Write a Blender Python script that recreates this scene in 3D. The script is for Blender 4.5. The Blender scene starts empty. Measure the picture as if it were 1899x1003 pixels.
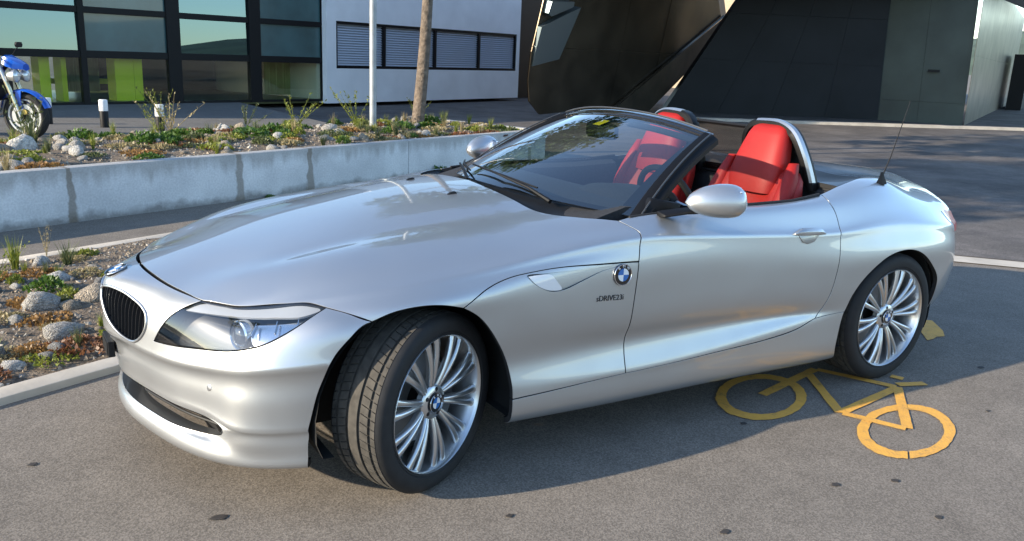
import bpy, bmesh, math, random, json
import numpy as np
from mathutils import Vector, Matrix, Quaternion
from mathutils.geometry import delaunay_2d_cdt
random.seed(7); RNG=np.random.default_rng(7)
scn=bpy.context.scene; COL=scn.collection
# ------------------------------------------------------------------ camera
cam=bpy.data.cameras.new('camera'); camo=bpy.data.objects.new('camera',cam); COL.objects.link(camo); scn.camera=camo
CAM_POS=(-1.19509,-3.22331,1.49411)
YAW,PITCH,ROLL=(1.007011,0.250475,-0.042283); FPX=1566.09
def cam_matrix(yaw,pitch,roll):
    cy,sy,cp,sp=math.cos(yaw),math.sin(yaw),math.cos(pitch),math.sin(pitch)
    f=Vector((cy*cp,sy*cp,-sp)); r=Vector((sy,-cy,0)); d=f.cross(r); cr,sr=math.cos(roll),math.sin(roll)
    r2=cr*r+sr*d; d2=-sr*r+cr*d
    m=Matrix.Identity(4)
    for i in range(3): m[i][0]=r2[i]; m[i][1]=-d2[i]; m[i][2]=-f[i]
    return m
camo.matrix_world=Matrix.Translation(CAM_POS)@cam_matrix(YAW,PITCH,ROLL)
cam.sensor_width=36; cam.lens=FPX/1899*36; cam.clip_end=6000; cam.clip_start=.05
# ------------------------------------------------------------------ daylight
SUN_EL=math.radians(20.5); SUN_TRAVEL=Vector((2.66,-.24,-1.0))
w=bpy.data.worlds.new('World'); scn.world=w; w.use_nodes=True
nt=w.node_tree; bg=nt.nodes['Background']; sky=nt.nodes.new('ShaderNodeTexSky'); sky.sky_type='NISHITA'; sky.sun_disc=False
sky.sun_elevation=SUN_EL; sky.sun_rotation=math.atan2(-SUN_TRAVEL.x,-SUN_TRAVEL.y); sky.air_density=1.0; sky.dust_density=.25; sky.ozone_density=2.2
nt.links.new(sky.outputs[0],bg.inputs[0]); bg.inputs[1].default_value=.15
sl=bpy.data.lights.new('sun','SUN'); sl.energy=3.6; sl.angle=math.radians(.55); sl.color=(1,.865,.67)
so=bpy.data.objects.new('sun',sl); COL.objects.link(so); so.rotation_euler=SUN_TRAVEL.to_track_quat('-Z','Y').to_euler()
vs=scn.view_settings; vs.view_transform='Standard'; vs.look='None'; vs.exposure=1.38; vs.gamma=1; vs.use_curve_mapping=False
# ------------------------------------------------------------------ helpers
def tag(o,label=None,cat=None,group=None,kind=None):
    if label: o['label']=label
    if cat: o['category']=cat
    if group: o['group']=group
    if kind: o['kind']=kind
    return o
def thing(name,label,cat,loc=(0,0,0),rz=0,group=None):
    o=bpy.data.objects.new(name,None); COL.objects.link(o); o.location=loc; o.rotation_euler=(0,0,rz); o.empty_display_size=.1
    return tag(o,label,cat,group)
def link(name,me,parent=None,mat=None):
    o=bpy.data.objects.new(name,me); COL.objects.link(o)
    if parent is not None: o.parent=parent
    if mat is not None:
        for m in (mat if isinstance(mat,(list,tuple)) else [mat]): me.materials.append(m)
    return o
def pymesh(name,V,F,smooth=False,fm=None):
    me=bpy.data.meshes.new(name); me.from_pydata([tuple(map(float,v)) for v in V],[],[tuple(map(int,f)) for f in F])
    if smooth: me.polygons.foreach_set('use_smooth',[True]*len(me.polygons))
    if fm is not None: me.polygons.foreach_set('material_index',list(map(int,fm)))
    me.update(); return me
class MB:
    """collects shapes; build() links them as one mesh object"""
    def __init__(s): s.V=[];s.F=[]
    def add(s,V,F):
        k=len(s.V); s.V+= [tuple(v) for v in V]; s.F+=[tuple(i+k for i in f) for f in F]; return s
    def box(s,a,b,M=None):
        x0,y0,z0=a;x1,y1,z1=b
        V=[(x0,y0,z0),(x1,y0,z0),(x1,y1,z0),(x0,y1,z0),(x0,y0,z1),(x1,y0,z1),(x1,y1,z1),(x0,y1,z1)]
        if M is not None: V=[tuple(M@Vector(v)) for v in V]
        return s.add(V,[(0,3,2,1),(4,5,6,7),(0,1,5,4),(1,2,6,5),(2,3,7,6),(3,0,4,7)])
    def tube(s,pts,r,n=8,cap=True,flat=None):
        pts=[Vector(p) for p in pts]; rs=r if isinstance(r,(list,tuple)) else [r]*len(pts)
        V=[];F=[]; up=Vector((0,0,1)); prev=None
        for i,p in enumerate(pts):
            t=(pts[min(i+1,len(pts)-1)]-pts[max(i-1,0)]).normalized()
            if prev is None:
                a=t.cross(up) if abs(t.z)<.9 else t.cross(Vector((1,0,0)))
                a.normalize()
            else:
                a=prev-t*prev.dot(t); a.normalize()
            prev=a; b=t.cross(a)
            for k in range(n):
                th=2*math.pi*k/n; V.append(p+a*math.cos(th)*rs[i]+b*math.sin(th)*rs[i])
        for i in range(len(pts)-1):
            for k in range(n):
                F.append((i*n+k,i*n+(k+1)%n,(i+1)*n+(k+1)%n,(i+1)*n+k))
        if cap: F+= [tuple(range(n-1,-1,-1)),tuple(range((len(pts)-1)*n,len(pts)*n))]
        return s.add(V,F)
    def lathe(s,prof,n=32,axis='y',c=(0,0,0),cap=False):
        V=[];F=[];m=len(prof)
        for k in range(n):
            th=2*math.pi*k/n; co,si=math.cos(th),math.sin(th)
            for (r,h) in prof:
                if axis=='y': V.append((c[0]+r*co,c[1]+h,c[2]+r*si))
                elif axis=='z': V.append((c[0]+r*co,c[1]+r*si,c[2]+h))
                else: V.append((c[0]+h,c[1]+r*co,c[2]+r*si))
        for k in range(n):
            for i in range(m-1):
                F.append((k*m+i,((k+1)%n)*m+i,((k+1)%n)*m+i+1,k*m+i+1))
        if cap:
            F.append(tuple(k*m for k in range(n))); F.append(tuple(k*m+m-1 for k in range(n-1,-1,-1)))
        return s.add(V,F)
    def prism(s,poly,f0,f1):
        """poly of 2d points, f0/f1 map (a,b) to 3d for the two caps"""
        n=len(poly); V=[f0(*p) for p in poly]+[f1(*p) for p in poly]
        F=[tuple(range(n-1,-1,-1)),tuple(range(n,2*n))]+[(i,(i+1)%n,n+(i+1)%n,n+i) for i in range(n)]
        return s.add(V,F)
    def loft(s,secs,cap=True,closed=True):
        n=len(secs[0]); V=[p for q in secs for p in q]; F=[]
        for i in range(len(secs)-1):
            for k in range(n if closed else n-1):
                F.append((i*n+k,i*n+(k+1)%n,(i+1)*n+(k+1)%n,(i+1)*n+k))
        if cap and closed: F+=[tuple(range(n-1,-1,-1)),tuple(range((len(secs)-1)*n,len(secs)*n))]
        return s.add(V,F)
    def mesh(s,name,smooth=False,bevel=0,seg=2,angle=None):
        me=pymesh(name,s.V,s.F,False)
        bm=bmesh.new(); bm.from_mesh(me); bmesh.ops.recalc_face_normals(bm,faces=bm.faces)
        if bevel:
            ed=[e for e in bm.edges if len(e.link_faces)==2 and e.calc_face_angle(0)>math.radians(25)]
            bmesh.ops.bevel(bm,geom=ed,offset=bevel,segments=seg,affect='EDGES',profile=.5,clamp_overlap=True)
        bm.to_mesh(me); bm.free()
        if smooth:
            me.polygons.foreach_set('use_smooth',[True]*len(me.polygons)); me.set_sharp_from_angle(angle=math.radians(angle or 40))
        me.update(); return me
    def build(s,name,mat,parent=None,smooth=False,bevel=0,seg=2,angle=None):
        return link(name,s.mesh(name,smooth,bevel,seg,angle),parent,mat)
def copy_tree(o,parent=None):
    c=o.copy(); COL.objects.link(c); c.parent=parent
    for ch in o.children: copy_tree(ch,c)
    return c
def cr(P,closed=False,step=.012):
    """Catmull-Rom (centripetal-ish) curve through points, resampled"""
    P=np.array(P,float); n=len(P)
    if n==2 and not closed: Q=[P[0]+(P[1]-P[0])*t for t in np.linspace(0,1,40)]
    else:
        Q=[]
        idx=lambda i:P[i%n] if closed else (P[i] if 0<=i<n else (2*P[0]-P[1] if i<0 else 2*P[-1]-P[-2]))
        for i in range(n if closed else n-1):
            p0,p1,p2,p3=idx(i-1),idx(i),idx(i+1),idx(i+2)
            d=[max(np.linalg.norm(b-a),1e-6)**.5 for a,b in ((p0,p1),(p1,p2),(p2,p3))]
            m1=(p2-p1)+d[1]*((p1-p0)/d[0]-(p2-p0)/(d[0]+d[1])); m2=(p2-p1)+d[1]*((p3-p2)/d[2]-(p3-p1)/(d[1]+d[2]))
            for t in np.linspace(0,1,24,endpoint=False):
                Q.append((2*t**3-3*t**2+1)*p1+(t**3-2*t**2+t)*m1+(-2*t**3+3*t**2)*p2+(t**3-t**2)*m2)
        Q.append(P[0] if closed else P[-1])
    Q=np.array(Q); L=np.r_[0,np.cumsum(np.linalg.norm(np.diff(Q,axis=0),axis=1))]
    k=max(2,int(round(L[-1]/step))+1); s=np.linspace(0,L[-1],k)
    return np.stack([np.interp(s,L,Q[:,i]) for i in range(Q.shape[1])],1)
def text_mesh(name,txt,size,depth=.0005):
    c=bpy.data.curves.new(name,'FONT'); c.body=txt; c.size=size; c.extrude=depth; c.align_x='CENTER'; c.align_y='CENTER'; c.resolution_u=3
    o=bpy.data.objects.new(name,c); COL.objects.link(o); bpy.context.view_layer.update()
    me=bpy.data.meshes.new_from_object(o.evaluated_get(bpy.context.evaluated_depsgraph_get())); bpy.data.objects.remove(o); bpy.data.curves.remove(c)
    return me
# ------------------------------------------------------------------ materials
MATS={}
def pm(name,col,rough=.5,metal=0,coat=0,spec=.5,alpha=1,noise=None,bump=None,coat_r=.03,emit=None):
    """principled; noise=(scale,amount[,detail]) varies colour, bump=(scale,strength,distance)"""
    m=bpy.data.materials.new(name); m.use_nodes=True; t=m.node_tree; b=t.nodes['Principled BSDF']
    b.inputs['Base Color'].default_value=(*col,1); b.inputs['Roughness'].default_value=rough; b.inputs['Metallic'].default_value=metal
    b.inputs['Coat Weight'].default_value=coat; b.inputs['Coat Roughness'].default_value=coat_r; b.inputs['Specular IOR Level'].default_value=spec
    tc=t.nodes.new('ShaderNodeTexCoord')
    if noise:
        n=t.nodes.new('ShaderNodeTexNoise'); n.inputs['Scale'].default_value=noise[0]; n.inputs['Detail'].default_value=noise[2] if len(noise)>2 else 4
        t.links.new(tc.outputs['Object'],n.inputs['Vector'])
        r=t.nodes.new('ShaderNodeValToRGB'); a=noise[1]; e=r.color_ramp.elements
        e[0].position=.3; e[1].position=.72
        c2=noise[3] if len(noise)>3 else tuple(min(1,c*(1+a)) for c in col)
        e[0].color=(*[c*(1-a) for c in col],1); e[1].color=(*c2,1)
        t.links.new(n.outputs['Fac'],r.inputs['Fac']); t.links.new(r.outputs['Color'],b.inputs['Base Color'])
    if bump:
        n=t.nodes.new('ShaderNodeTexNoise'); n.inputs['Scale'].default_value=bump[0]; n.inputs['Detail'].default_value=5
        t.links.new(tc.outputs['Object'],n.inputs['Vector'])
        u=t.nodes.new('ShaderNodeBump'); u.inputs['Strength'].default_value=bump[1]; u.inputs['Distance'].default_value=bump[2]
        t.links.new(n.outputs['Fac'],u.inputs['Height']); t.links.new(u.outputs['Normal'],b.inputs['Normal'])
    MATS[name]=m; return m
def glass(name,tint,rough=0,refl=.04,mix=None):
    """thin sheet of glass: see-through tint plus mirror reflection by angle"""
    m=bpy.data.materials.new(name); m.use_nodes=True; t=m.node_tree; t.nodes.clear()
    o=t.nodes.new('ShaderNodeOutputMaterial'); tr=t.nodes.new('ShaderNodeBsdfTransparent'); tr.inputs[0].default_value=(*tint,1)
    gl=t.nodes.new('ShaderNodeBsdfGlossy'); gl.inputs['Roughness'].default_value=rough
    if mix: gl.inputs[0].default_value=(*mix,1)
    fr=t.nodes.new('ShaderNodeFresnel'); fr.inputs[0].default_value=1.5
    ge=t.nodes.new('ShaderNodeNewGeometry'); mr=t.nodes.new('ShaderNodeMapRange'); mr.inputs[3].default_value=1.5; mr.inputs[4].default_value=1/1.5   # a thin sheet mirrors alike from both sides
    t.links.new(ge.outputs['Backfacing'],mr.inputs[0]); t.links.new(mr.outputs[0],fr.inputs[0])
    ma=t.nodes.new('ShaderNodeMath'); ma.operation='MULTIPLY_ADD'; ma.inputs[1].default_value=1.6; ma.inputs[2].default_value=refl; ma.use_clamp=True
    mx=t.nodes.new('ShaderNodeMixShader')
    t.links.new(fr.outputs[0],ma.inputs[0]); t.links.new(ma.outputs[0],mx.inputs[0]); t.links.new(tr.outputs[0],mx.inputs[1]); t.links.new(gl.outputs[0],mx.inputs[2]); t.links.new(mx.outputs[0],o.inputs[0])
    return m
# ---------- smooth surfaces of the roadster (half body, w = distance from the centre line) ----------
def nat(t, n_eval):
    """matrix mapping knot values to values at n_eval for a natural cubic spline"""
    t=np.asarray(t,float); n=len(t); h=np.diff(t)
    A=np.zeros((n,n)); B=np.zeros((n,n)); A[0,0]=A[-1,-1]=1
    for i in range(1,n-1):
        A[i,i-1]=h[i-1]; A[i,i]=2*(h[i-1]+h[i]); A[i,i+1]=h[i]
        B[i,i-1]=6/h[i-1]; B[i,i]=-6/h[i-1]-6/h[i]; B[i,i+1]=6/h[i]
    Mm=np.linalg.solve(A,B)
    x=np.asarray(n_eval,float); k=np.clip(np.searchsorted(t,x)-1,0,n-2)
    a=(t[k+1]-x)/h[k]; b=1-a; E=np.zeros((len(x),n)); r=np.arange(len(x))
    E[r,k]+=a; E[r,k+1]+=b
    E+=((a**3-a)*h[k]**2/6)[:,None]*Mm[k]+((b**3-b)*h[k]**2/6)[:,None]*Mm[k+1]
    return E
def keyed(keys, xs):
    k=np.array(keys,float)
    # sort on x, natural spline on every column
    return nat(k[:,0],xs)@k
class Patch:
    """bicubic sheet through a net of points; mirrored over the centre line along axis sym so that it stays smooth there"""
    def __init__(s, net, sym):
        n=np.array(net,float)                         # [i,j,3]
        d=np.linalg.norm(np.diff(n,axis=0),axis=2).mean(1); s.u=np.r_[0,np.cumsum(d)]
        d=np.linalg.norm(np.diff(n,axis=1),axis=2).mean(0); s.v=np.r_[0,np.cumsum(d)]
        s.half=n; m=n*np.array([1,-1,1]); s.uf,s.vf=s.u,s.v; s.lo=[0.,0.]
        if sym=='u': s.net=np.concatenate([m[:0:-1],n]); s.uf=np.r_[-s.u[:0:-1],s.u]; s.lo[0]=-.05
        else: s.net=np.concatenate([m[:,:0:-1],n],1); s.vf=np.r_[-s.v[:0:-1],s.v]; s.lo[1]=-.05
    def ev(s,u,v):
        U=nat(s.uf,u);V=nat(s.vf,v)
        return np.einsum('ki,ijc,kj->kc',U,s.net,V,optimize=True)
    def frame(s,u,v,h=1e-4):
        u=np.asarray(u,float);v=np.asarray(v,float)
        P=s.ev(u,v)
        du=s.ev(np.clip(u+h,s.lo[0],s.u[-1]),v)-s.ev(np.clip(u-h,s.lo[0],s.u[-1]),v)
        dv=s.ev(u,np.clip(v+h,s.lo[1],s.v[-1]))-s.ev(u,np.clip(v-h,s.lo[1],s.v[-1]))
        n=np.cross(du,dv); n/=np.linalg.norm(n,axis=1)[:,None]+1e-12
        return P,n
    def grid(s,nu,nv):
        u=np.linspace(0,s.u[-1],nu);v=np.linspace(0,s.v[-1],nv)
        return np.einsum('ai,ijc,bj->abc',nat(s.uf,u),s.net,nat(s.vf,v)),u,v
ROWS=dict(
C0=[(-.75,0,.703),(-.6,0,.745),(-.4,0,.797),(-.1,0,.862),(.2,0,.912),(.4,0,.938),(.6,0,.952),(.95,0,.965),(1.5,0,.97),(2.2,0,.972),(2.8,0,.965),(3.1,0,.945),(3.33,0,.922)],
C1=[(-.735,.15,.70),(-.58,.17,.739),(-.4,.19,.790),(-.1,.2,.855),(.2,.2,.906),(.4,.2,.932),(.6,.2,.946),(.95,.22,.957),(1.5,.25,.96),(2.2,.25,.97),(2.8,.22,.96),(3.1,.2,.94),(3.32,.2,.912)],
C2=[(-.70,.28,.687),(-.55,.31,.730),(-.4,.335,.775),(-.1,.36,.835),(.2,.37,.882),(.4,.38,.909),(.6,.39,.926),(.95,.43,.937),(1.5,.5,.93),(2.2,.45,.968),(2.8,.4,.945),(3.1,.37,.92),(3.29,.35,.885)],
C3=[(-.665,.385,.68),(-.53,.415,.734),(-.4,.425,.769),(-.1,.45,.825),(.2,.475,.862),(.4,.49,.884),(.6,.51,.902),(.95,.59,.915),(1.5,.69,.922),(2.0,.69,.94),(2.3,.62,.972),(2.6,.56,.968),(2.9,.52,.925),(3.1,.49,.89),(3.24,.48,.862)],
C4=[(-.637,.46,.676),(-.46,.505,.743),(-.32,.53,.785),(-.145,.56,.817),(.03,.585,.837),(.22,.605,.855),(.47,.63,.874),(.72,.675,.897),(.95,.735,.909),(1.3,.772,.914),(1.76,.775,.915),(2.0,.762,.926),(2.3,.71,.966),(2.6,.665,.958),(2.9,.635,.880),(3.1,.625,.838),(3.20,.61,.818)],
C5=[(-.585,.545,.667),(-.438,.60,.719),(-.3,.645,.757),(-.1,.69,.788),(.1,.715,.809),(.3,.732,.828),(.6,.755,.856),(.9,.79,.882),(1.3,.812,.886),(1.76,.815,.884),(2.05,.81,.886),(2.3,.79,.903),(2.6,.755,.888),(2.9,.72,.828),(3.1,.69,.788),(3.21,.655,.772)],
C6=[(-.55,.60,.648),(-.438,.655,.689),(-.3,.73,.714),(-.1,.795,.742),(.1,.815,.763),(.3,.825,.787),(.6,.838,.822),(.87,.85,.842),(1.17,.856,.831),(1.75,.863,.793),(2.05,.866,.782),(2.35,.862,.79),(2.65,.848,.775),(2.9,.822,.745),(3.1,.755,.72),(3.225,.69,.708)],
C7=[(-.54,.635,.61),(-.438,.70,.655),(-.3,.785,.675),(-.1,.850,.70),(.1,.864,.71),(.3,.858,.738),(.6,.858,.766),(.87,.866,.765),(1.3,.869,.745),(1.75,.875,.71),(2.1,.885,.69),(2.4,.889,.69),(2.65,.880,.68),(2.9,.848,.66),(3.1,.775,.64),(3.24,.69,.63)],
C8=[(-.53,.66,.55),(-.438,.73,.57),(-.3,.81,.59),(-.1,.862,.61),(.1,.872,.625),(.3,.870,.64),(.6,.868,.635),(.87,.870,.63),(1.3,.873,.62),(1.75,.879,.60),(2.1,.890,.58),(2.4,.896,.58),(2.65,.886,.57),(2.9,.855,.56),(3.1,.785,.55),(3.25,.69,.545)],
C9=[(-.53,.67,.47),(-.3,.83,.50),(-.1,.87,.51),(.1,.87,.515),(.3,.863,.52),(.6,.859,.51),(.87,.860,.50),(1.3,.863,.49),(1.75,.871,.48),(2.1,.886,.48),(2.4,.894,.48),(2.65,.885,.475),(2.9,.852,.47),(3.1,.78,.46),(3.245,.68,.455)],
C10=[(-.53,.67,.42),(-.3,.83,.43),(-.1,.86,.43),(.1,.86,.435),(.3,.855,.435),(.6,.849,.435),(.87,.847,.435),(1.3,.849,.435),(1.75,.860,.43),(2.1,.882,.425),(2.4,.891,.42),(2.65,.88,.41),(2.9,.843,.40),(3.1,.76,.38),(3.235,.66,.37)],
C11=[(-.53,.67,.35),(-.3,.83,.36),(-.1,.865,.365),(.1,.868,.365),(.3,.868,.36),(.6,.870,.347),(.87,.873,.342),(1.3,.875,.355),(1.75,.877,.383),(2.1,.882,.385),(2.4,.887,.36),(2.65,.873,.345),(2.9,.82,.33),(3.1,.72,.315),(3.21,.64,.31)],
C12=[(-.53,.66,.29),(-.3,.82,.30),(-.1,.86,.305),(.1,.868,.31),(.3,.872,.308),(.6,.874,.306),(.87,.876,.306),(1.3,.878,.31),(1.75,.880,.32),(2.1,.882,.31),(2.4,.88,.29),(2.65,.865,.28),(2.9,.80,.275),(3.1,.67,.27),(3.19,.60,.27)],
C13=[(-.53,.65,.22),(-.3,.81,.22),(-.1,.85,.22),(.1,.857,.22),(.3,.858,.218),(.6,.861,.21),(.87,.863,.205),(1.3,.865,.20),(1.75,.867,.19),(2.1,.868,.184),(2.4,.86,.19),(2.65,.845,.2),(2.9,.78,.21),(3.1,.64,.22),(3.17,.57,.23)],
C14=[(-.53,.60,.19),(-.3,.75,.19),(-.1,.79,.19),(.1,.795,.19),(.3,.80,.188),(.6,.80,.18),(.87,.80,.178),(1.3,.80,.175),(1.75,.805,.165),(2.1,.80,.16),(2.4,.79,.165),(2.65,.77,.17),(2.9,.70,.18),(3.1,.58,.19),(3.15,.5,.2)],
)
XS=[-.2,0,.2,.4,.65,.9,1.2,1.5,1.8,2.05,2.3,2.55,2.8,3.0]
def main_net():
    net=[]
    for k in ROWS:
        K=ROWS[k]; x0=K[0][0]; x1=K[-1][0]
        xs=[x0,x0+(-.2-x0)*.33,x0+(-.2-x0)*.66]+XS+[3.0+(x1-3.0)*.55,x1]
        p=keyed(K,xs); p[:,0]=xs; net.append(p)
    # two extra rows keep the side crease crisp from the door back to the tail
    c5,c6,c7=net[5],net[6],net[7]; f=np.clip((c6[:,0]-.15)/.6,0,1)[:,None]*np.clip((2.45-c6[:,0])/.45,0,1)[:,None]
    up=(c6+(c5-c6)*.25)*(1-f)+(c6+np.array([0,-.0105,.012]))*f; dn=(c6+(c7-c6)*.2)*(1-f)+(c6+np.array([0,.0025,-.013]))*f
    net=net[:6]+[up,c6,dn]+net[7:]
    n=np.array(net).transpose(1,0,2)
    n[:,0,1]=0
    return n
NOSE=[ # rows from the bottom up, 9 columns from the centre to the wheel arch
[(-.79,0,.165),(-.775,.14,.165),(-.74,.28,.165),(-.69,.42,.165),(-.61,.57,.165),(-.52,.67,.165),(-.42,.73,.165),(-.35,.76,.165),(-.18,.79,.17)],
[(-.852,0,.185),(-.838,.15,.185),(-.802,.3,.185),(-.752,.45,.185),(-.672,.61,.185),(-.58,.72,.187),(-.468,.79,.19),(-.385,.822,.193),(-.2,.848,.2)],
[(-.850,0,.225),(-.836,.15,.225),(-.800,.3,.227),(-.748,.45,.229),(-.664,.612,.230),(-.578,.715,.235),(-.470,.788,.24),(-.388,.822,.24),(-.2,.850,.24)],
[(-.838,0,.243),(-.823,.15,.243),(-.785,.3,.245),(-.733,.45,.247),(-.650,.598,.250),(-.583,.705,.256),(-.476,.778,.268),(-.390,.816,.275),(-.2,.846,.28)],
[(-.842,0,.305),(-.820,.15,.305),(-.777,.3,.305),(-.724,.45,.305),(-.652,.600,.306),(-.597,.715,.312),(-.487,.793,.314),(-.394,.830,.314),(-.2,.858,.314)],
[(-.850,0,.33),(-.825,.15,.33),(-.781,.3,.33),(-.729,.45,.332),(-.660,.598,.330),(-.607,.713,.316),(-.494,.792,.317),(-.397,.828,.322),(-.2,.855,.325)],
[(-.874,0,.40),(-.842,.15,.40),(-.790,.3,.40),(-.732,.45,.403),(-.657,.602,.412),(-.597,.724,.420),(-.492,.804,.427),(-.391,.844,.43),(-.2,.869,.43)],
[(-.886,0,.452),(-.849,.15,.450),(-.792,.3,.444),(-.727,.45,.445),(-.646,.600,.462),(-.579,.721,.486),(-.480,.799,.503),(-.379,.844,.512),(-.2,.870,.52)],
[(-.889,0,.48),(-.854,.15,.478),(-.799,.3,.473),(-.736,.45,.474),(-.654,.605,.490),(-.586,.726,.513),(-.486,.804,.529),(-.381,.848,.538),(-.2,.872,.546)],
[(-.889,0,.565),(-.849,.15,.558),(-.790,.3,.542),(-.722,.45,.540),(-.632,.60,.556),(-.555,.712,.582),(-.465,.785,.605),(-.37,.832,.62),(-.2,.868,.62)],
[(-.882,0,.632),(-.838,.15,.625),(-.772,.3,.612),(-.697,.45,.613),(-.598,.587,.625),(-.515,.685,.645),(-.43,.752,.662),(-.35,.803,.668),(-.2,.857,.655)],
[(-.845,0,.684),(-.798,.15,.678),(-.732,.3,.664),(-.652,.447,.666),(-.535,.57,.676),(-.445,.655,.695),(-.38,.718,.707),(-.31,.773,.698),(-.2,.85,.672)],
[(-.75,0,.704),(-.735,.15,.70),(-.69,.3,.69),(-.61,.425,.694),(-.50,.535,.712),(-.41,.61,.735),(-.35,.668,.747),(-.285,.733,.741),(-.2,.82,.72)],
]
def nose_net():
    R=[np.array(r,float) for r in NOSE]
    # the face between the two creases is nearly flat, drawn in by a few millimetres
    d=np.array([.75,-.45,0])
    R[6]=R[5]*.5+R[8]*.5+d*.0055; R[7]=R[5]*.09+R[8]*.91+d*.0052
    R[4]=R[5]*.72+R[3]*.28+d*.004
    for k in range(5,9):                                  # outside the intake the corner is one clean face
        f=.45 if k==4 else 1.
        for i,t in ((2,.30),(3,.55),(4,.90)): R[i][k]=R[1][k]*(1-t)+R[5][k]*t+d*(.005 if i==4 else .003)
    R=R[:6]+[R[5]*.93+R[8]*.07+d*.0012]+R[6:9]+[R[8]*.90+R[9]*.10-d*.0002]+R[9:]
    return np.array(R).transpose(1,0,2)
MAIN=Patch(main_net(),'v'); NOSEP=Patch(nose_net(),'u')
LINES = {"M": {"lamp_top": [[0.0,0.6485],[0.0344,0.7533],[0.1481,0.8329],[0.2423,0.8521],[0.2883,0.8793],[0.3585,0.9219],[0.4268,0.9615]],"arch1": [[0.4268,0.9615],[0.5085,0.9364],[0.597,0.9321],[0.6703,0.9456],[0.7398,0.9729]],"gill": [[0.7398,0.9729],[0.8402,0.9161],[0.9324,0.8966],[1.0533,0.9026],[1.2829,0.9212],[1.4947,0.9245]],"cut_up": [[1.4947,0.9245],[1.5044,0.8674],[1.5191,0.796],[1.5052,0.7536],[1.4771,0.6884]],"cowl": [[1.4771,0.6884],[1.4268,0.6642],[1.3564,0.6345],[1.276,0.5762],[1.2358,0.4078],[1.2258,0.2124],[1.2359,0.0]],"arch2": [[0.7398,0.9729],[0.8054,1.0255],[0.8761,1.1096],[0.9319,1.1934],[0.9478,1.2668],[0.9502,1.3256]],"rock1": [[0.9502,1.3256],[1.1842,1.3164],[1.4637,1.2997]],"cut_low": [[1.4637,1.2997],[1.4646,1.2377],[1.4759,1.136],[1.486,1.0188],[1.4947,0.9245]],"rock2": [[1.4637,1.2997],[1.8587,1.2945],[2.2373,1.2993],[2.4403,1.2845],[2.5531,1.2501]],"rear": [[2.5531,1.2501],[2.6267,1.0985],[2.6525,0.9627],[2.6616,0.8726],[2.6723,0.7774],[2.6502,0.7106],[2.6596,0.5984]],"belt": [[2.6596,0.5984],[2.4393,0.5881],[2.139,0.6038],[1.8384,0.6216],[1.6378,0.6392],[1.4771,0.6884]],"rock3": [[2.5531,1.2501],[2.6535,1.2403],[2.7476,1.2312]],"arch3": [[2.7476,1.2312],[2.7279,1.3168],[2.7186,1.3713],[2.734,1.4117]],"arch4": [[2.7476,1.2312],[2.7795,1.1303],[2.8511,1.0415],[2.9692,0.9667],[3.0997,0.9391],[3.2409,0.9466],[3.3688,1.0017],[3.4839,1.1083],[3.5004,1.2278],[3.5035,1.3408]],"deck": [[3.8762,0.6104],[3.6519,0.6101],[3.4445,0.6047],[3.2423,0.5946],[3.0913,0.5954],[2.941,0.6011],[2.7902,0.592],[2.6596,0.5984]],"scoop": [[1.0,0.9101],[1.0194,0.9453],[1.0549,0.9714],[1.0968,0.9861],[1.1531,0.9868],[1.2336,0.9693],[1.3255,0.9461],[1.4052,0.9339],[1.3258,0.9325],[1.1867,0.932],[1.0723,0.9217]],"marker": [[1.0052,0.9172],[1.0239,0.9463],[1.0549,0.9698],[1.0967,0.983],[1.1459,0.9832],[1.1244,0.9594],[1.0984,0.9319],[1.0493,0.9229]],"sillfront": [[0.9502,1.3256],[0.9508,1.404]],"badge": [[1.4162,0.9603],[1.287,1.0199],[1.4449,1.0233],[2.4497,0.8447],[2.6653,0.8535],[1.0043,0.9219],[1.1508,0.9866]],"antenna": [[3.1414,0.67]],"nozzle": [[1.0451,0.2125]]},"N": {"hood_front": [[0.0364,0.6669],[0.1793,0.6611],[0.2866,0.6543],[0.3948,0.6376],[0.481,0.617]],"lamp_top": [[0.481,0.617],[0.6209,0.6029],[0.7821,0.603],[0.9162,0.6051],[0.9764,0.5995]],"hood_end": [[0.9764,0.5995],[1.0721,0.59],[1.1628,0.5552]],"arch": [[1.1628,0.5552],[1.0961,0.4736],[1.0381,0.412],[1.003,0.3362],[0.9899,0.27],[0.9777,0.1704],[0.967,0.0844]],"lamp_bot": [[0.9764,0.5995],[0.9307,0.529],[0.8418,0.4796],[0.728,0.4627],[0.5512,0.4618],[0.3546,0.4482]],"lamp_in": [[0.3546,0.4482],[0.3846,0.5054],[0.4243,0.5633],[0.481,0.617]],"kidney": [[0.0022,0.5325],[0.0512,0.554],[0.1233,0.5597],[0.2037,0.5518],[0.2674,0.5382],[0.2984,0.5195],[0.3055,0.488],[0.2855,0.4444],[0.245,0.4104],[0.1827,0.4056],[0.107,0.4217],[0.0481,0.4575]],"intake": [[0.0008,0.2044],[0.1019,0.2043],[0.3106,0.2033],[0.528,0.2005],[0.6213,0.199],[0.6723,0.1964],[0.6902,0.185],[0.68,0.1639],[0.6235,0.1505],[0.528,0.1459],[0.3098,0.1449],[0.1011,0.145],[0.0001,0.1436]],"brow": [[0.4405,0.5721],[0.4865,0.6097],[0.6262,0.5965],[0.7885,0.5969],[0.919,0.5993],[0.962,0.5939],[0.9138,0.5602],[0.7835,0.5635],[0.6539,0.5693],[0.5504,0.5721]],"chromeA": [[0.7319,0.5542],[0.8812,0.5512],[0.9345,0.5631],[0.929,0.5329],[0.8402,0.4845],[0.7678,0.4776],[0.735,0.5178]],"proj": [[0.5087,0.5134],[0.6839,0.5231]],"sensor": [[0.629,0.3165]],"emblem": [[0.0,0.6129]]}}
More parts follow.
